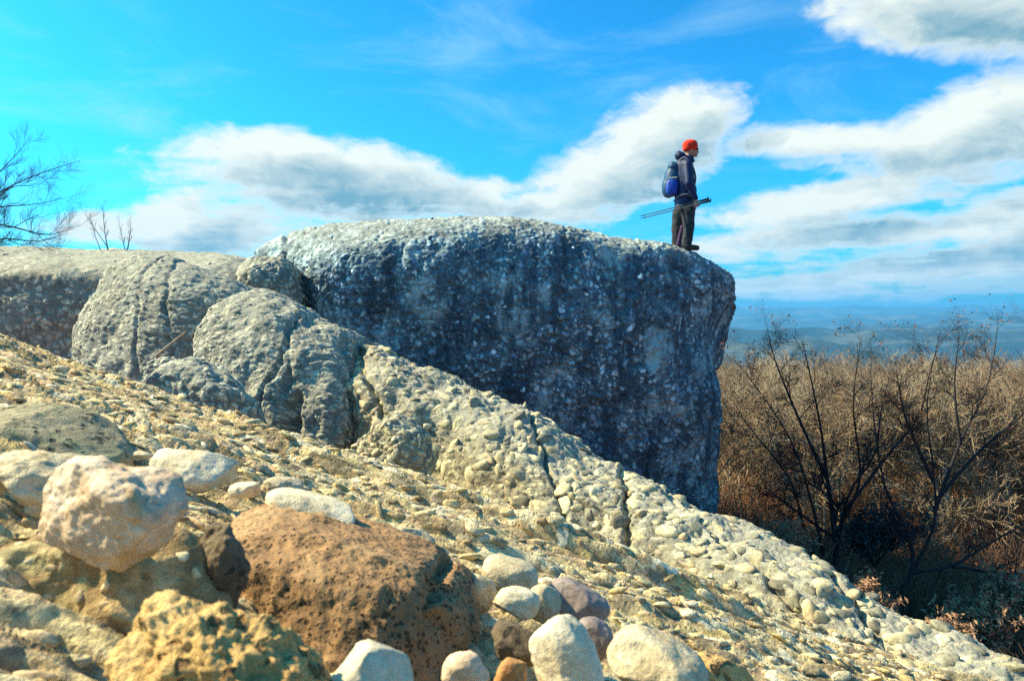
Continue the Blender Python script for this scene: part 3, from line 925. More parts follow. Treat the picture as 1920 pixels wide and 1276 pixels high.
stone('pink_pebble', 'pinkish knobbly stone leaning on the brown block', 875, 1222, 1310, 84, .9, 'pink', 49, 2.5, -20, 0, 0, .8, .25, 4)
stone('orange_stone', 'orange-brown splinter of stone between dark stone and white oblong stone', 960, 1232, 1310, 62, .95, 'orange', 50, 3.2, 20, 0, 0, .8, .2, 6)
stone('cream_slab_stone', 'broad flat cream stone half sunk in the slab, right of the white oblong stone', 1235, 1196, 1300, 190, 1.08, 'cream', 51, 2.7, 22, 0, 0, .8, .12, 4, 28)
stone('yellow_cobble', 'yellow-ochre cobble half sunk beside the broad flat cream stone', 1345, 1232, 1330, 150, 1.1, 'yellow', 52, 2.6, 18, 0, 0, .8, .12, 4)
stone('cream_wedge', 'narrow cream wedge behind the top of the brown block', 775, 990, 1045, 84, 1.6, 'cream', 53, 3.0, 30, 0, 0, .7, .1, 5)
stone('greenish_hump', 'grey-green rounded hump of rock in shade at the left of the slab', 70, 762, 925, 330, 1.55, 'moss', 54, 2.6, 16, 0, 0, .8, .12, 3, 36)
stone('pale_flake', 'thin pale flake in the dark hollow beside the grey-green hump', 262, 846, 862, 46, 1.6, 'cream', 55, 2.6, 8, 0, 0, .8)
stone('tan_stone', 'tan lumpy stone right of the small white stone', 528, 892, 940, 80, 1.6, 'cream', 56, 2.8, 10, 0, 0, .8, .25, 5)
stone('dark_gap_fill', 'dark brown filler painting the shade of the gap between the pink cobble and the brown block', 395, 985, 1180, 150, .92, 'umber', 59, 2.8, 0, 0, 0, .8, .3, 6, 30, fine=.03)  # dark filler lump painting the shade of the gap, no separate stone
stone('cream_crust', 'cream crusted stone capping the bank above the pink cobble', 60, 850, 950, 220, 1.05, 'cream', 62, 2.7, 12, 0, 0, .8, .25, 5, 28, fine=.03)


def knoll(name, label, cx, r0, r1, w, d, kind, seed, tilt, npeb, cat, deep=.8, low=(.06, .35), peb=(.009, .05), pr=(.014, .045), pf=(.25, .45)):
    V, Fc = cube_sphere(70, seed, 2.4, .22, 3)
    c = U(cx, (r0 + r1) / 2, d); kk = d / F
    Rm = np.array(Euler((0, R(tilt), 0)).to_matrix())
    V = (V * np.array([w / 2 * kk, w / 2 * kk * deep, (r1 - r0) / 2 * kk])) @ Rm.T + np.array(c)
    V, at = conglomerate(V, Fc, low, peb, seed, .16, .012, (.035, .15), (.7, 1, 1.3))
    N = vnormals(V, Fc)
    o = tag(link(name, mesh_np(name, V, Fc, at), M[kind]), label, cat)
    P, Nn, r = scatter(V, Fc, N, npeb, pr[0], pr[1], seed, lambda c, n: (((n * -c).sum(1) / np.linalg.norm(c, axis=1)) > -.1).astype(float), .7, 2.6)
    pebbles(o, kind, P, Nn, r, seed, pf, (.45, .8), .45, (1, .2, -.3), .2, 80)


M['bank'] = rock_mat('ochre_conglomerate', [(.62, .43, .20), (.48, .38, .18), (.72, .54, .34), (.36, .22, .10), (.56, .33, .14), (.40, .37, .18), (.74, .60, .42), (.26, .18, .09)], (.30, .20, .09), (.40, .37, .17), 60, 'attr', .45, None, True, 1.0, .01)
M['bank_p'] = M['slab_p']
knoll('ochre_outcrop', 'broad worn tan and mossy outcrop with the pink cobble bedded in it', 130, 965, 1600, 620, .92, 'bank', 66, 14, 60, 'outcrop', .5, (.06, .2), (.010, .07), (.003, .011), (.3, .55))
knoll('rounded_mound', 'low rounded mound of grey pebbly rock below the fluted boulder', 385, 684, 850, 230, 5.6, 'grey', 63, 16, 260, 'boulder')
knoll('grey_stone', 'small grey stone beside the end of the dry stick', 306, 674, 720, 60, 6.2, 'grey', 64, 5, 30, 'stone')
knoll('knobbly_outcrop', 'knobbly cream outcrop at the foot of the cobbled ridge', 728, 785, 920, 155, 5.3, 'ridge', 65, 14, 200, 'outcrop')


# ------------------------------------------------------------------ tubes: sticks and bare trees
def tubes(lines):
    """lines: list of (points (n,3), radii (n,), sides) -> V, F quads"""
    VS, FS, base = [], [], 0
    for P, r, k in lines:
        P = np.asarray(P, float); n = len(P)
        T = np.gradient(P, axis=0); T /= np.linalg.norm(T, axis=1, keepdims=True) + 1e-9
        ref = np.array([.31, .77, .55]); A = np.cross(T, ref); A /= np.linalg.norm(A, axis=1, keepdims=True) + 1e-9
        B = np.cross(T, A)
        a = np.arange(k) / k * 2 * math.pi
        ring = P[:, None] + np.asarray(r)[:, None, None] * (A[:, None] * np.cos(a)[None, :, None] + B[:, None] * np.sin(a)[None, :, None])
        VS.append(ring.reshape(-1, 3))
        i, j = np.meshgrid(np.arange(n - 1), np.arange(k), indexing='ij'); j2 = (j + 1) % k
        FS.append((np.stack([i * k + j, i * k + j2, (i + 1) * k + j2, (i + 1) * k + j], -1) + base).reshape(-1, 4))
        base += n * k
    return np.concatenate(VS), np.concatenate(FS)


def curve_pts(ctrl, n):
    C = np.array(ctrl, float); return cr(C, np.linspace(0, len(C) - 1, n))


def grow(lines, p, d, L, r, lvl, maxl, rg, up=.25, spread=.8, kids=(4, 6), curl=.25, tips=None, seg=5):
    pts = [p]; dd = d / np.linalg.norm(d)
    for s in range(seg):
        dd = dd + rg.normal(size=3) * curl / seg ** .5 + np.array([0, 0, up / seg]); dd /= np.linalg.norm(dd)
        pts.append(pts[-1] + dd * L / seg)
    pts = np.array(pts); rad = np.linspace(r, r * (.55 if lvl < maxl else .5), seg + 1)
    lines.append((lvl, pts, rad))
    if lvl >= maxl:
        if tips is not None: tips.append((pts[-1], dd))
        return
    branches(lines, pts, rad, L, lvl, maxl, rg, up, spread, kids, curl, tips)


def branches(lines, pts, rad, L, lvl, maxl, rg, up, spread, kids, curl, tips, t0=.25):
    k = int(rg.integers(kids[0], kids[1] + 1))
    for c in range(k):
        t = t0 + (1 - t0) * (c + rg.random()) / k
        f = t * (len(pts) - 1); i = min(int(f), len(pts) - 2); q = pts[i] + (pts[i + 1] - pts[i]) * (f - i)
        ax = pts[i + 1] - pts[i]; ax /= np.linalg.norm(ax) + 1e-9
        s = rg.normal(size=3); s -= ax * s.dot(ax); s /= np.linalg.norm(s) + 1e-9
        nd = ax * math.cos(spread * rg.uniform(.6, 1.2)) + s * math.sin(spread * rg.uniform(.6, 1.2))
        rr_ = rad[i] * rg.uniform(.45, .62)
        grow(lines, q, nd, L * rg.uniform(.45, .72), rr_, lvl + 1, maxl, rg, up, spread, kids, curl, tips, max(3, 5 - lvl))


SIDES = {0: 9, 1: 6, 2: 4, 3: 3, 4: 3, 5: 3}


def bark(name, col, var=.35):
    m, t, b = newmat(name)
    pos = geopos(t); n = t.noise(pos, 18, 5, .65); s = t.noise(t.vm('MULTIPLY', pos, (1, 1, .2)), 60, 3, .6)
    c = t.mix(1.0, (*col, 1), t.ramp(n, [(.3, 1 - var), (.7, 1 + var)]), 'MULTIPLY')
    c = t.mix(.7, c, t.ramp(s, [(.3, .6), (.7, 1.25)]), 'MULTIPLY')
    t.put(b.inputs['Base Color'], c); b.inputs['Roughness'].default_value = .95
    bump(t, b, s, .5, .01)
    return m


M['bark_dark'] = bark('dark_bark', (.03, .027, .03))
M['bark_tan'] = bark('tan_bark', (.27, .19, .12))
M['bark_pale'] = bark('pale_grey_bark', (.38, .29, .19))
M['bark_umber'] = bark('umber_bark', (.24, .145, .09))
M['leaf'] = simple_mat('dry_leaf', (.20, .10, .045), .8, .4, 60)
M['litter'] = simple_mat('leaf_litter', (.58, .22, .10), .9, .5, 2.5)


def leaves_mesh(name, tips, rg, size=.03, per=2):
    VS, FS, b_ = [], [], 0
    for (p, d) in tips:
        for _ in range(per):
            c = p + rg.normal(size=3) * size * .8
            a = rg.normal(size=3); a /= np.linalg.norm(a); q = rg.normal(size=3); q -= a * q.dot(a); q /= np.linalg.norm(q)
            n = np.cross(a, q); l = size * rg.uniform(.6, 1.3); w = l * .4
            VS += [c - a * l, c + q * w + n * w * .4, c + a * l, c - q * w + n * w * .4]
            FS.append([b_, b_ + 1, b_ + 2, b_ + 3]); b_ += 4
    return mesh_np(name, np.array(VS), np.array(FS), None, False)


def tree_from(name, label, lines, base, mat, cat='tree', group=None, tips=None, rg=None, leafsize=.03, trunk_lvl=1, twig_mat=None):
    root = empty(name, base)
    tag(root, label, cat, group)
    tr = [(p, r, SIDES[l]) for l, p, r in lines if l <= trunk_lvl]; tw = [(p, r, SIDES[l]) for l, p, r in lines if l > trunk_lvl]
    V, Fc = tubes(tr); link('trunk', mesh_np('trunk', V, Fc), mat, root, tuple(base))
    V, Fc = tubes(tw); c = link('crown', mesh_np('crown', V, Fc), twig_mat or mat, root, tuple(base))
    if tips:
        o = link('dry_leaves', leaves_mesh('dry_leaves', tips, rg, leafsize), M['leaf'], root, tuple(base)); o['kind'] = 'stuff'
    return root


# dry stick lying on the domed boulder
sp_ = curve_pts([U(292, 668, 6.9), U(316, 648, 6.95), U(348, 622, 7.05)], 8)
V, Fc = tubes([(sp_, np.linspace(.016, .008, 8), 6)])
tag(link('dry_stick', mesh_np('dry_stick', V, Fc), M['bark_pale']), 'pale dry stick lying across the front of the domed boulder', 'stick')
sp_ = curve_pts([U(333, 694, 6.3), U(350, 680, 6.4), U(366, 668, 6.5)], 6)
V, Fc = tubes([(sp_, np.linspace(.016, .01, 6), 6)])
tag(link('broken_stick', mesh_np('broken_stick', V, Fc), M['bark_pale']), 'short broken stick poking up beside the low rounded mound', 'stick')


def limb_tree(name, label, limbs, d, seed, mat, maxl, r0, kids, up, spread, L1, jit=.5, leaf=0, group=None, cat='tree'):
    rg = np.random.default_rng(seed)
    lines, tips, known = [], [], []
    base = U(limbs[0][0][0], limbs[0][0][1], d)
    for li, lm in enumerate(limbs):
        k = len(lm); off = rg.normal() * jit
        st = min(known, key=lambda q: (q[0] - lm[0][0]) ** 2 + (q[1] - lm[0][1]) ** 2)[2] if known else 0.0    # start on the limb it leaves
        ds = [st + off * (i / (k - 1)) ** 1.2 * (1 if li else .3) for i in range(k)]
        for i in range(k - 1):
            for f_ in (0, .25, .5, .75): known.append((lm[i][0] + (lm[i + 1][0] - lm[i][0]) * f_, lm[i][1] + (lm[i + 1][1] - lm[i][1]) * f_, ds[i] + (ds[i + 1] - ds[i]) * f_))
        C = [np.array(U(px, py, d + o_)) for (px, py), o_ in zip(lm, ds)]
        pts = curve_pts(C, 14); rs = r0 * (1 if li == 0 else .6)
        ext = np.linalg.norm(np.diff(pts, axis=0), axis=1).sum()
        rad = rs * (1 - .92 * np.linspace(0, 1, 14) ** .75) * rg.uniform(.85, 1.1)
        lines.append((0, pts, rad))
        branches(lines, pts, rad, L1 * (.6 + .1 * ext), 1, maxl, rg, up, spread, (kids[0] + 5, kids[1] + 6), .35, tips, .3)
    if leaf:
        sel = [tips[i] for i in rg.permutation(len(tips))[:leaf] if tips[i][0][2] > base.z + 2.2]
    return tree_from(name, label, lines, base, mat, cat, group, sel if leaf else None, rg, .028)


A = [[(1568, 1090), (1566, 1010), (1552, 900), (1535, 780), (1505, 640)], [(1566, 1050), (1590, 930), (1640, 850), (1655, 750), (1690, 650)],
     [(1548, 1060), (1526, 960), (1490, 840), (1425, 735), (1372, 670)], [(1535, 1055), (1510, 1000), (1482, 900), (1405, 800), (1380, 760)],
     [(1568, 1000), (1612, 900), (1600, 760), (1615, 630)], [(1575, 970), (1655, 865), (1722, 780), (1745, 690), (1768, 630)],
     [(1552, 900), (1500, 790), (1455, 680), (1440, 620)], [(1566, 1010), (1470, 940), (1420, 900)]]
limb_tree('bare_tree', 'dark many-stemmed bare tree fanning out beside the overhanging boulder', A, 12.5, 5, M['bark_dark'], 4, .062, (4, 6), .1, .85, .74, 1.0, 520)
Bt = [[(1655, 1135), (1708, 1078), (1704, 1000), (1662, 920), (1640, 800), (1632, 690)], [(1708, 1078), (1752, 980), (1750, 880), (1738, 760), (1762, 620)],
      [(1752, 960), (1800, 830), (1852, 720), (1872, 600)], [(1712, 1072), (1785, 1060), (1855, 1018), (1925, 980), (2000, 950)],
      [(1754, 940), (1832, 850), (1925, 770), (1990, 700)], [(1750, 900), (1700, 790), (1680, 690)], [(1800, 830), (1790, 720), (1800, 620)], [(1785, 1060), (1900, 1075), (1990, 1060)]]
limb_tree('bare_tree', 'dark bare tree with a leaning trunk and a long low limb', Bt, 11.5, 15, M['bark_dark'], 4, .058, (4, 6), .1, .85, .74, 1.0, 420)
LT = [[(-260, 640), (-200, 480), (-110, 430), (-10, 366), (62, 330), (150, 301)], [(-200, 480), (-90, 400), (-20, 340), (30, 290), (58, 256)],
      [(-150, 470), (-60, 400), (0, 388), (72, 382), (130, 368)], [(-160, 500), (-60, 420), (20, 425), (90, 440), (150, 422)], [(-160, 500), (-80, 470), (0, 448), (70, 452), (120, 440)],
      [(-110, 430), (-40, 400), (20, 352), (70, 350)]]
limb_tree('bare_tree', 'bare tree reaching knobbly branches in over the flat-topped ledge', LT, 10.2, 25, M['bark_dark'], 4, .036, (3, 5), .55, .75, .62, .5)
rg = np.random.default_rng(77)
for lab, lm, d_, sd in (('thin sapling with two brushy tops behind the flat-topped ledge', [[(203, 472), (196, 430), (192, 380)], [(203, 465), (172, 420), (145, 378)], [(190, 472), (178, 440), (168, 400)]], 12.8, 31),
                        ('wispy dry sapling standing alone nearest the small wedged boulder', [[(238, 474), (243, 445), (246, 415)], [(236, 474), (230, 450), (222, 410)]], 12.8, 32)):
    limb_tree('sapling', lab, lm, d_, sd, M['bark_dark'], 3, .014, (2, 4), .6, .5, .3, .1, 0, None, 'sapling')

# the wood below: a few kinds of bare tree, copied as individuals
PROT = []
for s, mt in ((1, 'bark_tan'), (2, 'bark_pale'), (3, 'bark_umber'), (4, 'bark_tan')):
    rg = np.random.default_rng(200 + s); lines = []
    for st in range(3):
        a_ = rg.uniform(0, 6.28)
        grow(lines, np.array([math.cos(a_) * .12, math.sin(a_) * .12, 0]), np.array([math.cos(a_) * .28, math.sin(a_) * .28, 1.]), 5.2 * rg.uniform(.75, 1), .075, 0, 4, rg, .3, .72, (4, 6), .42, None, 6)
    h = max(l[1][:, 2].max() for l in lines)
    lines = [(l, p / h * 6.5, np.maximum(r / h * 6.5, .0085)) for l, p, r in lines]
    V, Fc = tubes([(p, r, SIDES[l]) for l, p, r in lines if l <= 1]); tr = mesh_np('trunk', V, Fc); tr.materials.append(M[mt])
    V, Fc = tubes([(p, r, 3) for l, p, r in lines if l > 1]); cw = mesh_np('crown', V, Fc); cw.materials.append(M[mt])
    PROT.append((tr, cw))
rg = np.random.default_rng(9)
placed = []
lab = ['bare tan-barked tree among the crowded wood below the cliff', 'bare pale grey tree among the crowded wood below the cliff', 'bare umber-barked tree among the crowded wood below the cliff', 'bare tan-barked tree among the crowded wood below the cliff']
for k in range(4000):
    y = 16.5 + 75 * rg.random() ** 1.6; px = rg.uniform(1330, 2060); x = (px - 960) / F * y
    if any((x - a) ** 2 + (y - b_) ** 2 < (.95 + .03 * y) ** 2 for a, b_ in placed): continue
    if x < 4.6: continue
    placed.append((x, y)); z = float(ground_z(np.array([x]), np.array([y]))[0])
    q = int(rg.integers(4)); o = empty('wood_tree', (x, y, z - .1)); s = rg.uniform(.7, 1.15)
    s = min(s, max(.4, (-.052 * y + .15 + rg.normal() * .22 - z) / 6.5))    # crowns form one canopy below the skyline
    o.scale = (s * 1.15, s * 1.15, s); o.rotation_euler = (0, 0, rg.uniform(0, 6.28))
    tag(o, lab[q], 'tree', 'trees of the wood below')
    for nm, me in zip(('trunk', 'crown'), PROT[q]):
        c = bpy.data.objects.new(nm, me); COL.objects.link(c); c.parent = o
    if len(placed) >= 180: break

# leaf litter on the slope under the trees
tp = []
for k in range(16000):
    y = rg.uniform(6, 22); px = rg.uniform(1300, 2050); x = (px - 960) / F * y
    tp.append((np.array([x, y, float('nan')]), None))
xy = np.array([t_[0] for t_ in tp]); xy[:, 2] = ground_z(xy[:, 0], xy[:, 1]) + .02
lm = leaves_mesh('leaf_litter', [(p, None) for p in xy], rg, .045, 1)
tag(link('leaf_litter', lm, M['litter']), 'brown fallen leaves on the slope under the bare trees', 'leaf litter', None, 'stuff')


# dry undergrowth of twigs on the slope
lines = []
for q_ in range(3000):
    y = rg.uniform(8.5, 24); px = rg.uniform(1330, 2050); x = (px - 960) / F * y
    if x < 3.6: continue
    z = float(ground_z(np.array([x]), np.array([y]))[0])
    for w_ in range(4):
        a_ = rg.uniform(0, 6.28); L_ = rg.uniform(.2, .9) * (.45 if y < 11 else 1)
        p_ = np.array([x, y, z]); dr = np.array([math.cos(a_) * .6, math.sin(a_) * .6, 1.]) * L_
        bn_ = rg.normal(size=3) * .12 * L_
        lines.append((np.array([p_, p_ + dr * .5 + bn_, p_ + dr]), np.array([.006, .005, .002]), 3))
V, Fc = tubes(lines)
tag(link('undergrowth', mesh_np('undergrowth', V, Fc), M['bark_umber']), 'dry brown twiggy undergrowth on the slope under the bare trees', 'undergrowth', None, 'stuff')

# low dark shrub between the two front trees
def shrub(name, label, px, row, d, hgt, seed, mat, group=None):
    rg = np.random.default_rng(seed); lines = []; base = np.array(U(px, row, d))
    for k in range(9):
        a = rg.uniform(0, 6.28); grow(lines, base.copy(), np.array([math.cos(a) * .7, math.sin(a) * .7, 1.]), hgt * rg.uniform(.7, 1.1), .014, 1, 3, rg, .2, .7, (4, 6), .3)
    root = empty(name, base); tag(root, label, 'shrub', group)
    V, Fc = tubes([(p, r, 3) for l, p, r in lines]); link('stems', mesh_np('stems', V, Fc), M['bark_dark'], root, tuple(base))
    tp = [(p[-1], None) for l, p, r in lines] + [(p[len(p) // 2], None) for l, p, r in lines]
    o = link('foliage', leaves_mesh('foliage', tp, rg, .045, 5), mat, root, tuple(base)); o['kind'] = 'stuff'


M['rust'] = simple_mat('rust_brown_leaf', (.32, .19, .11), .8, .5, 30)
for q_, (px, row, d_, h_) in enumerate(((1462, 1010, 11.5, .6), (1600, 1110, 10.2, .5), (1752, 1150, 9.6, .5), (1830, 1120, 10.6, .6), (1900, 1090, 11.4, .7))):
    p_ = U(px, row, d_); gz = float(ground_z(np.array([p_.x]), np.array([p_.y]))[0])
    row2 = row + (p_.z - gz) / d_ * F
    shrub('dry_bush', 'low bush of rust-brown dry leaves on the shaded slope under the bare trees', px, row2, d_, h_, 80 + q_, M['rust'], 'dry bushes under the bare trees')
M['evergreen'] = simple_mat('dark_evergreen', (.022, .04, .04), .6, .4, 20)
shrub('evergreen_shrub', 'low dark evergreen shrub between the two front bare trees', 1640, 1062, 12.2, .75, 61, M['evergreen'])


# ------------------------------------------------------------------ the hiker
def capsule(p0, p1, r0, r1, n=14, rings=5, sq=1.0):
    p0, p1 = np.array(p0, float), np.array(p1, float)
    t = p1 - p0; L = np.linalg.norm(t); t /= L
    a = np.cross(t, [0.13, 1, .05]); a /= np.linalg.norm(a); b_ = np.cross(t, a)
    pr = []
    for i in range(rings): an = -math.pi / 2 + i * math.pi / 2 / rings; pr.append((r0 * math.sin(an), r0 * math.cos(an)))
    for i in range(6): f = i / 5; pr.append((L * f, r0 + (r1 - r0) * f))
    for i in range(1, rings + 1): an = i * math.pi / 2 / rings; pr.append((L + r1 * math.sin(an), r1 * math.cos(an)))
    an = np.arange(n) / n * 2 * math.pi
    V = np.concatenate([p0 + t * h + max(r, 1e-4) * (a * np.cos(an)[:, None] + b_ * np.sin(an)[:, None] * sq) for h, r in pr])
    k = len(pr); i, j = np.meshgrid(np.arange(k - 1), np.arange(n), indexing='ij'); j2 = (j + 1) % n
    return V, np.stack([i * n + j, i * n + j2, (i + 1) * n + j2, (i + 1) * n + j], -1).reshape(-1, 4)


def ellip(c, s, rot=(0, 0, 0), n=6, p=2.0):
    V, Fc = cube_sphere(n, 1, p, 0, 0)
    Rm = np.array(Euler([R(a) for a in rot]).to_matrix())
    return (V * np.array(s)) @ Rm.T + np.array(c), Fc


def fused(name, shapes, voxel, mat, parent, smooth=6, noise=0.0, nscale=.05, seed=0):
    """closed shapes merged into one continuous skin (voxel remesh, then smoothing)"""
    VS, FS, b_ = [], [], 0
    for V, Fc in shapes: VS.append(V); FS.append(Fc + b_); b_ += len(V)
    me = mesh_np(name, np.concatenate(VS), np.concatenate(FS))
    o = bpy.data.objects.new(name, me); COL.objects.link(o)
    m = o.modifiers.new('r', 'REMESH'); m.mode = 'VOXEL'; m.voxel_size = voxel; m.use_smooth_shade = True
    s = o.modifiers.new('s', 'SMOOTH'); s.iterations = smooth; s.factor = .5
    dg = bpy.context.evaluated_depsgraph_get()
    me2 = bpy.data.meshes.new_from_object(o.evaluated_get(dg)); me2.name = name
    bpy.data.objects.remove(o); bpy.data.meshes.remove(me)
    if noise:
        n = len(me2.vertices); co = np.empty(n * 3, np.float32); me2.vertices.foreach_get('co', co); co = co.reshape(-1, 3)
        nn = np.empty(n * 3, np.float32); me2.vertex_normals.foreach_get('vector', nn); nn = nn.reshape(-1, 3)
        co += nn * (fbm(co * np.array([1, 1, .6]) / nscale, 3, seed) * noise)[:, None]
        me2.vertices.foreach_set('co', co.ravel()); me2.update()
    me2.materials.clear(); me2.materials.append(mat)
    me2.polygons.foreach_set('use_smooth', np.ones(len(me2.polygons), bool))
    ob = bpy.data.objects.new(name, me2); COL.objects.link(ob); ob.parent = parent
    return ob


foot = U(1278, 474, 12.0)
hit = bvh.ray_cast(Vector((foot.x, foot.y, 4)), Vector((0, 0, -1)))
if hit[0]: foot.z = hit[0].z - .02
M['skin'] = simple_mat('skin', (.42, .24, .16), .55, .1, 20)
M['navy'] = simple_mat('navy_shell_fabric', (.005, .014, .065), .6, .3, 25, .4, .3)
M['trouser'] = simple_mat('grey_hiking_trousers', (.032, .034, .038), .85, .7, 14)
M['purple'] = simple_mat('purple_trouser_panel', (.07, .03, .085), .85, .3, 18)
M['red'] = simple_mat('red_knit', (.80, .035, .012), .9, .15, 120)
M['boot'] = simple_mat('dark_boot_leather', (.04, .032, .028), .7, .3, 40)
M['lens'] = simple_mat('dark_lens', (.01, .01, .012), .15, .0, 20, .6)
M['pack_blue'] = simple_mat('blue_pack_nylon', (.006, .055, .36), .55, .3, 25, .4)
M['pack_teal'] = simple_mat('teal_pack_nylon', (.008, .055, .12), .55, .3, 25, .4)
M['strap'] = simple_mat('grey_webbing', (.12, .13, .14), .8, .2, 60)
M['trim'] = simple_mat('pale_reflective_trim', (.55, .58, .55), .5, .1, 40)
M['pole'] = simple_mat('grey_aluminium', (.13, .13, .13), .4, .1, 30, .5)
M['grip'] = simple_mat('dark_cork_grip', (.07, .055, .045), .8, .2, 60)
k = 12.0 / F


def hp(px, row, y=0):
    """hiker's own coordinates (metres from between the feet) of a photograph pixel on his plane"""
    return np.array([(px - 1278) * k, y, (474 - row) * k])


man = empty('person', foot)
man.rotation_euler = (0, 0, R(-6))
tag(man, 'hiker in a red knit beanie and navy jacket standing on the boulder looking out', 'person')
hd = hp(1294, 290)
hand = hp(1301, 391, -.20)
fing = []
for q in range(4):
    a0 = hand + np.array([.012 - .004 * q, -.025, -.032 + .0 * q]) + np.array([.022 * (q - 1.5), 0, 0])
    ln = (.03, .034, .032, .026)[q]
    a1 = a0 + np.array([.002, .012, -ln]); a2 = a1 + np.array([0, .03, .004]); a3 = a2 + np.array([0, .008, .022])
    fing += [capsule(a0, a1, .0098, .0092, 8, 3), capsule(a1, a2, .0092, .0088, 8, 3), capsule(a2, a3, .0088, .008, 8, 3)]
th0 = hand + np.array([.03, -.012, -.005]); th1 = th0 + np.array([.022, .012, -.03]); th2 = th1 + np.array([-.006, .022, -.016])
fing += [capsule(th0, th1, .012, .0105, 8, 3), capsule(th1, th2, .0105, .009, 8, 3)]
lh = hp(1302, 391, .20)
fing2 = [(V_ * np.array([1, -1, 1]), F_[:, ::-1]) for V_, F_ in fing]
sh = .185
body_shapes = [ellip(hd + [0, 0, .0], (.096, .076, .118), (0, 6, 0)), ellip(hd + [.055, 0, -.055], (.05, .05, .055)),          # skull, jaw
               capsule(hd + [.09, 0, -.012], hd + [.112, 0, -.036], .010, .016, 8, 3),                                           # nose
               ellip(hd + [.085, 0, -.070], (.022, .026, .012)), ellip(hd + [.075, 0, -.095], (.026, .028, .02)),                # mouth, chin
               ellip(hd + [-.005, .078, -.02], (.022, .010, .032)), ellip(hd + [-.005, -.078, -.02], (.022, .010, .032)),        # ears
               capsule(hd + [-.02, 0, -.06], hp(1284, 313), .056, .062), capsule(hp(1284, 318), hp(1282, 400), .12, .13, 14, 5, 1.2),
               capsule(hp(1284, 320, -.12), hp(1286, 356, -.23), .05, .042), capsule(hp(1286, 356, -.23), hand + [-.01, 0, .04], .04, .03),
               capsule(hp(1284, 320, .12), hp(1286, 356, .23), .05, .042), capsule(hp(1286, 356, .23), lh + [-.01, 0, .04], .04, .03),
               ellip(hand, (.038, .020, .045)), ellip(lh, (.038, .020, .045)), *fing, *fing2,
               capsule(hp(1276, 404, .09), hp(1273, 440, .10), .085, .06), capsule(hp(1273, 440, .10), hp(1270, 468, .10), .055, .04),
               capsule(hp(1286, 404, -.09), hp(1287, 438, -.10), .085, .06), capsule(hp(1287, 438, -.10), hp(1285, 468, -.10), .055, .04)]
fused('body', body_shapes, .008, M['skin'], man, 3)
fused('jacket', [capsule(hp(1281, 322), hp(1283, 352), .150, .158, 18, 6, 1.28), capsule(hp(1283, 352), hp(1281, 398), .158, .145, 18, 6, 1.22),
                 ellip(hp(1284, 318, -.13), (.085, .085, .075)), ellip(hp(1284, 318, .13), (.085, .085, .075)), ellip(hp(1290, 366), (.13, .16, .16)),
                 capsule(hp(1285, 321, -.16), hp(1286, 357, -.245), .075, .064), capsule(hp(1286, 357, -.245), hand + [-.015, -.005, .07], .064, .045),
                 capsule(hp(1285, 321, .16), hp(1286, 357, .245), .075, .064), capsule(hp(1286, 357, .245), lh + [-.015, .005, .07], .064, .045),
                 capsule(hp(1284, 316), hp(1290, 306), .085, .08)], .013, M['navy'], man, 5, .010, .09, 5)
fused('hood', [ellip(hp(1275, 302), (.095, .115, .07), (0, 28, 0), 6, 2.4), ellip(hp(1271, 298, -.04), (.05, .06, .05)), capsule(hp(1282, 306, -.09), hp(1297, 311, -.05), .04, .032),
               capsule(hp(1282, 306, .09), hp(1297, 311, .05), .04, .032)], .012, M['navy'], man, 4, .010, .06, 8)
fused('trousers', [capsule(hp(1281, 400, -.05), hp(1281, 400, .05), .145, .145), capsule(hp(1275, 405, .10), hp(1271, 440, .11), .118, .092), capsule(hp(1271, 440, .11), hp(1270, 466, .11), .090, .082),
                   capsule(hp(1287, 405, -.10), hp(1289, 437, -.11), .118, .092), capsule(hp(1289, 437, -.11), hp(1286, 466, -.11), .090, .080)], .012, M['trouser'], man, 5, .014, .07, 12)
fused('trouser_panel', [capsule(hp(1279, 432, -.005), hp(1272, 466, .03), .035, .042)], .010, M['purple'], man, 3)
for s in (1, -1):
    bx = 1270 if s > 0 else 1286
    fused('boot', [capsule(hp(bx, 462, s * .11), hp(bx, 470, s * .11), .062, .06), capsule(hp(bx - 1, 471, s * .11), hp(bx + 18, 472.5, s * .12), .055, .044)], .010, M['boot'], man, 4)
bn = fused('beanie', [ellip(hd + [-.018, 0, .058], (.120, .105, .104), (0, -4, 0), 7, 2.5), ellip(hd + [-.016, 0, .028], (.118, .102, .05), (0, -8, 0), 6, 2.6)], .010, M['red'], man, 3, .003, .02, 4)
sg = fused('sunglasses', [ellip(hd + [.098, -.03, .002], (.014, .028, .02)), ellip(hd + [.098, .03, .002], (.014, .028, .02)), capsule(hd + [.095, -.055, .006], hd + [.0, -.084, .006], .006, .006, 6, 2),
                          capsule(hd + [.095, .055, .006], hd + [.0, .084, .006], .006, .006, 6, 2), capsule(hd + [.104, -.01, .006], hd + [.104, .01, .006], .005, .005, 6, 2)], .005, M['lens'], man, 1)

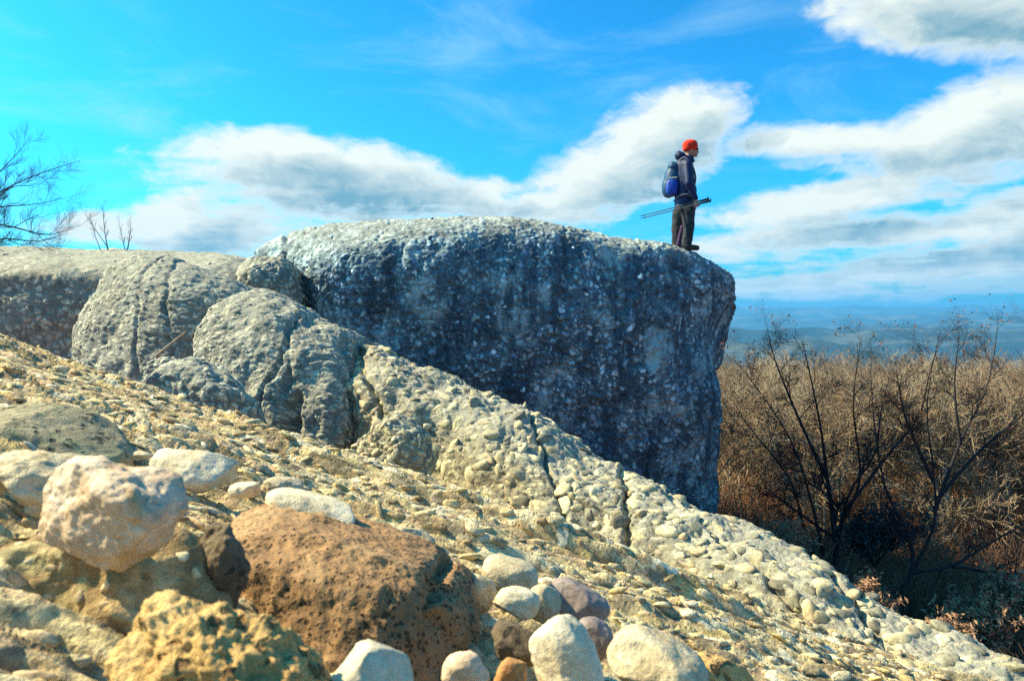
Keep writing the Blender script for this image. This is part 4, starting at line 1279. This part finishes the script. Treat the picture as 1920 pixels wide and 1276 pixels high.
pk = empty('backpack', man.location); pk.rotation_euler = man.rotation_euler
tag(pk, "blue and teal rounded backpack on the hiker's back", 'backpack')
fused('pack_body', [ellip(hp(1260, 348), (.140, .155, .245), (0, 8, 0), 7, 2.6), ellip(hp(1254, 358), (.115, .14, .175), (0, 5, 0), 6, 2.4)], .014, M['pack_teal'], pk, 4, .008, .08, 3)
fused('top_lid', [ellip(hp(1263, 322), (.105, .14, .085), (0, 18, 0), 6, 2.6)], .012, M['pack_teal'], pk, 3, .006, .06, 5)
fused('side_pocket', [ellip(hp(1258, 361, -.13), (.10, .06, .135), (0, 4, 0), 6, 2.6)], .010, M['pack_blue'], pk, 3, .006, .05, 6)
fused('pocket_band', [capsule(hp(1252, 345, -.19), hp(1266, 344, -.17), .012, .012, 8, 3)], .006, M['trim'], pk, 1)
def band(nm, ctrl, r, mat):
    V, Fc = tubes([(curve_pts(ctrl, 16), np.full(16, r), 8)]); o = link(nm, mesh_np(nm, V, Fc), mat, pk, (0, 0, 0), False)
for s in (1, -1):
    band('shoulder_strap', [hp(1266, 320, s * .09), hp(1276, 308, s * .13), hp(1287, 312, s * .16), hp(1297, 330, s * .14), hp(1300, 350, s * .12), hp(1290, 372, s * .19), hp(1268, 378, s * .13)], .017, M['strap'])
band('hip_belt', [hp(1264, 382, -.10), hp(1276, 376, -.20), hp(1292, 378, -.185), hp(1304, 386, -.08), hp(1305, 387, .08), hp(1290, 380, .19), hp(1264, 382, .10)], .014, M['strap'])

for i_, (g0, tip, lab_) in enumerate((((1325.5, 388.5, -.215), (1199, 419.5, -.25), "trekking pole held level in the hiker's hand, lower of the two"),
                                      ((1322, 384.5, -.185), (1198, 414, -.16), "trekking pole held level in the hiker's hand, upper of the two"))):
    root = empty('trekking_pole', man.location); root.rotation_euler = man.rotation_euler
    tag(root, lab_, 'trekking pole', "the hiker's trekking poles")
    a_, b_ = hp(*g0), hp(*tip); dv = (b_ - a_) / np.linalg.norm(b_ - a_)
    for nm, s0, s1, r0, r1, mt in (('shaft', .12, .93, .0095, .0075, 'pole'), ('grip', 0, .15, .019, .015, 'grip'), ('tip', .92, 1.0, .006, .003, 'lens'), ('basket', .93, .935, .012, .012, 'lens')):
        P0, P1 = a_ + (b_ - a_) * s0, a_ + (b_ - a_) * s1
        V, Fc = capsule(P0, P1, r0, r1, 10, 3); link(nm, mesh_np(nm, V, Fc), M[mt], root, None, False)
    V, Fc = capsule(a_ - [0, 0, .0], a_ + [.004, 0, .022], .016, .012, 10, 3); link('grip_knob', mesh_np('grip_knob', V, Fc), M['grip'], root, None, False)
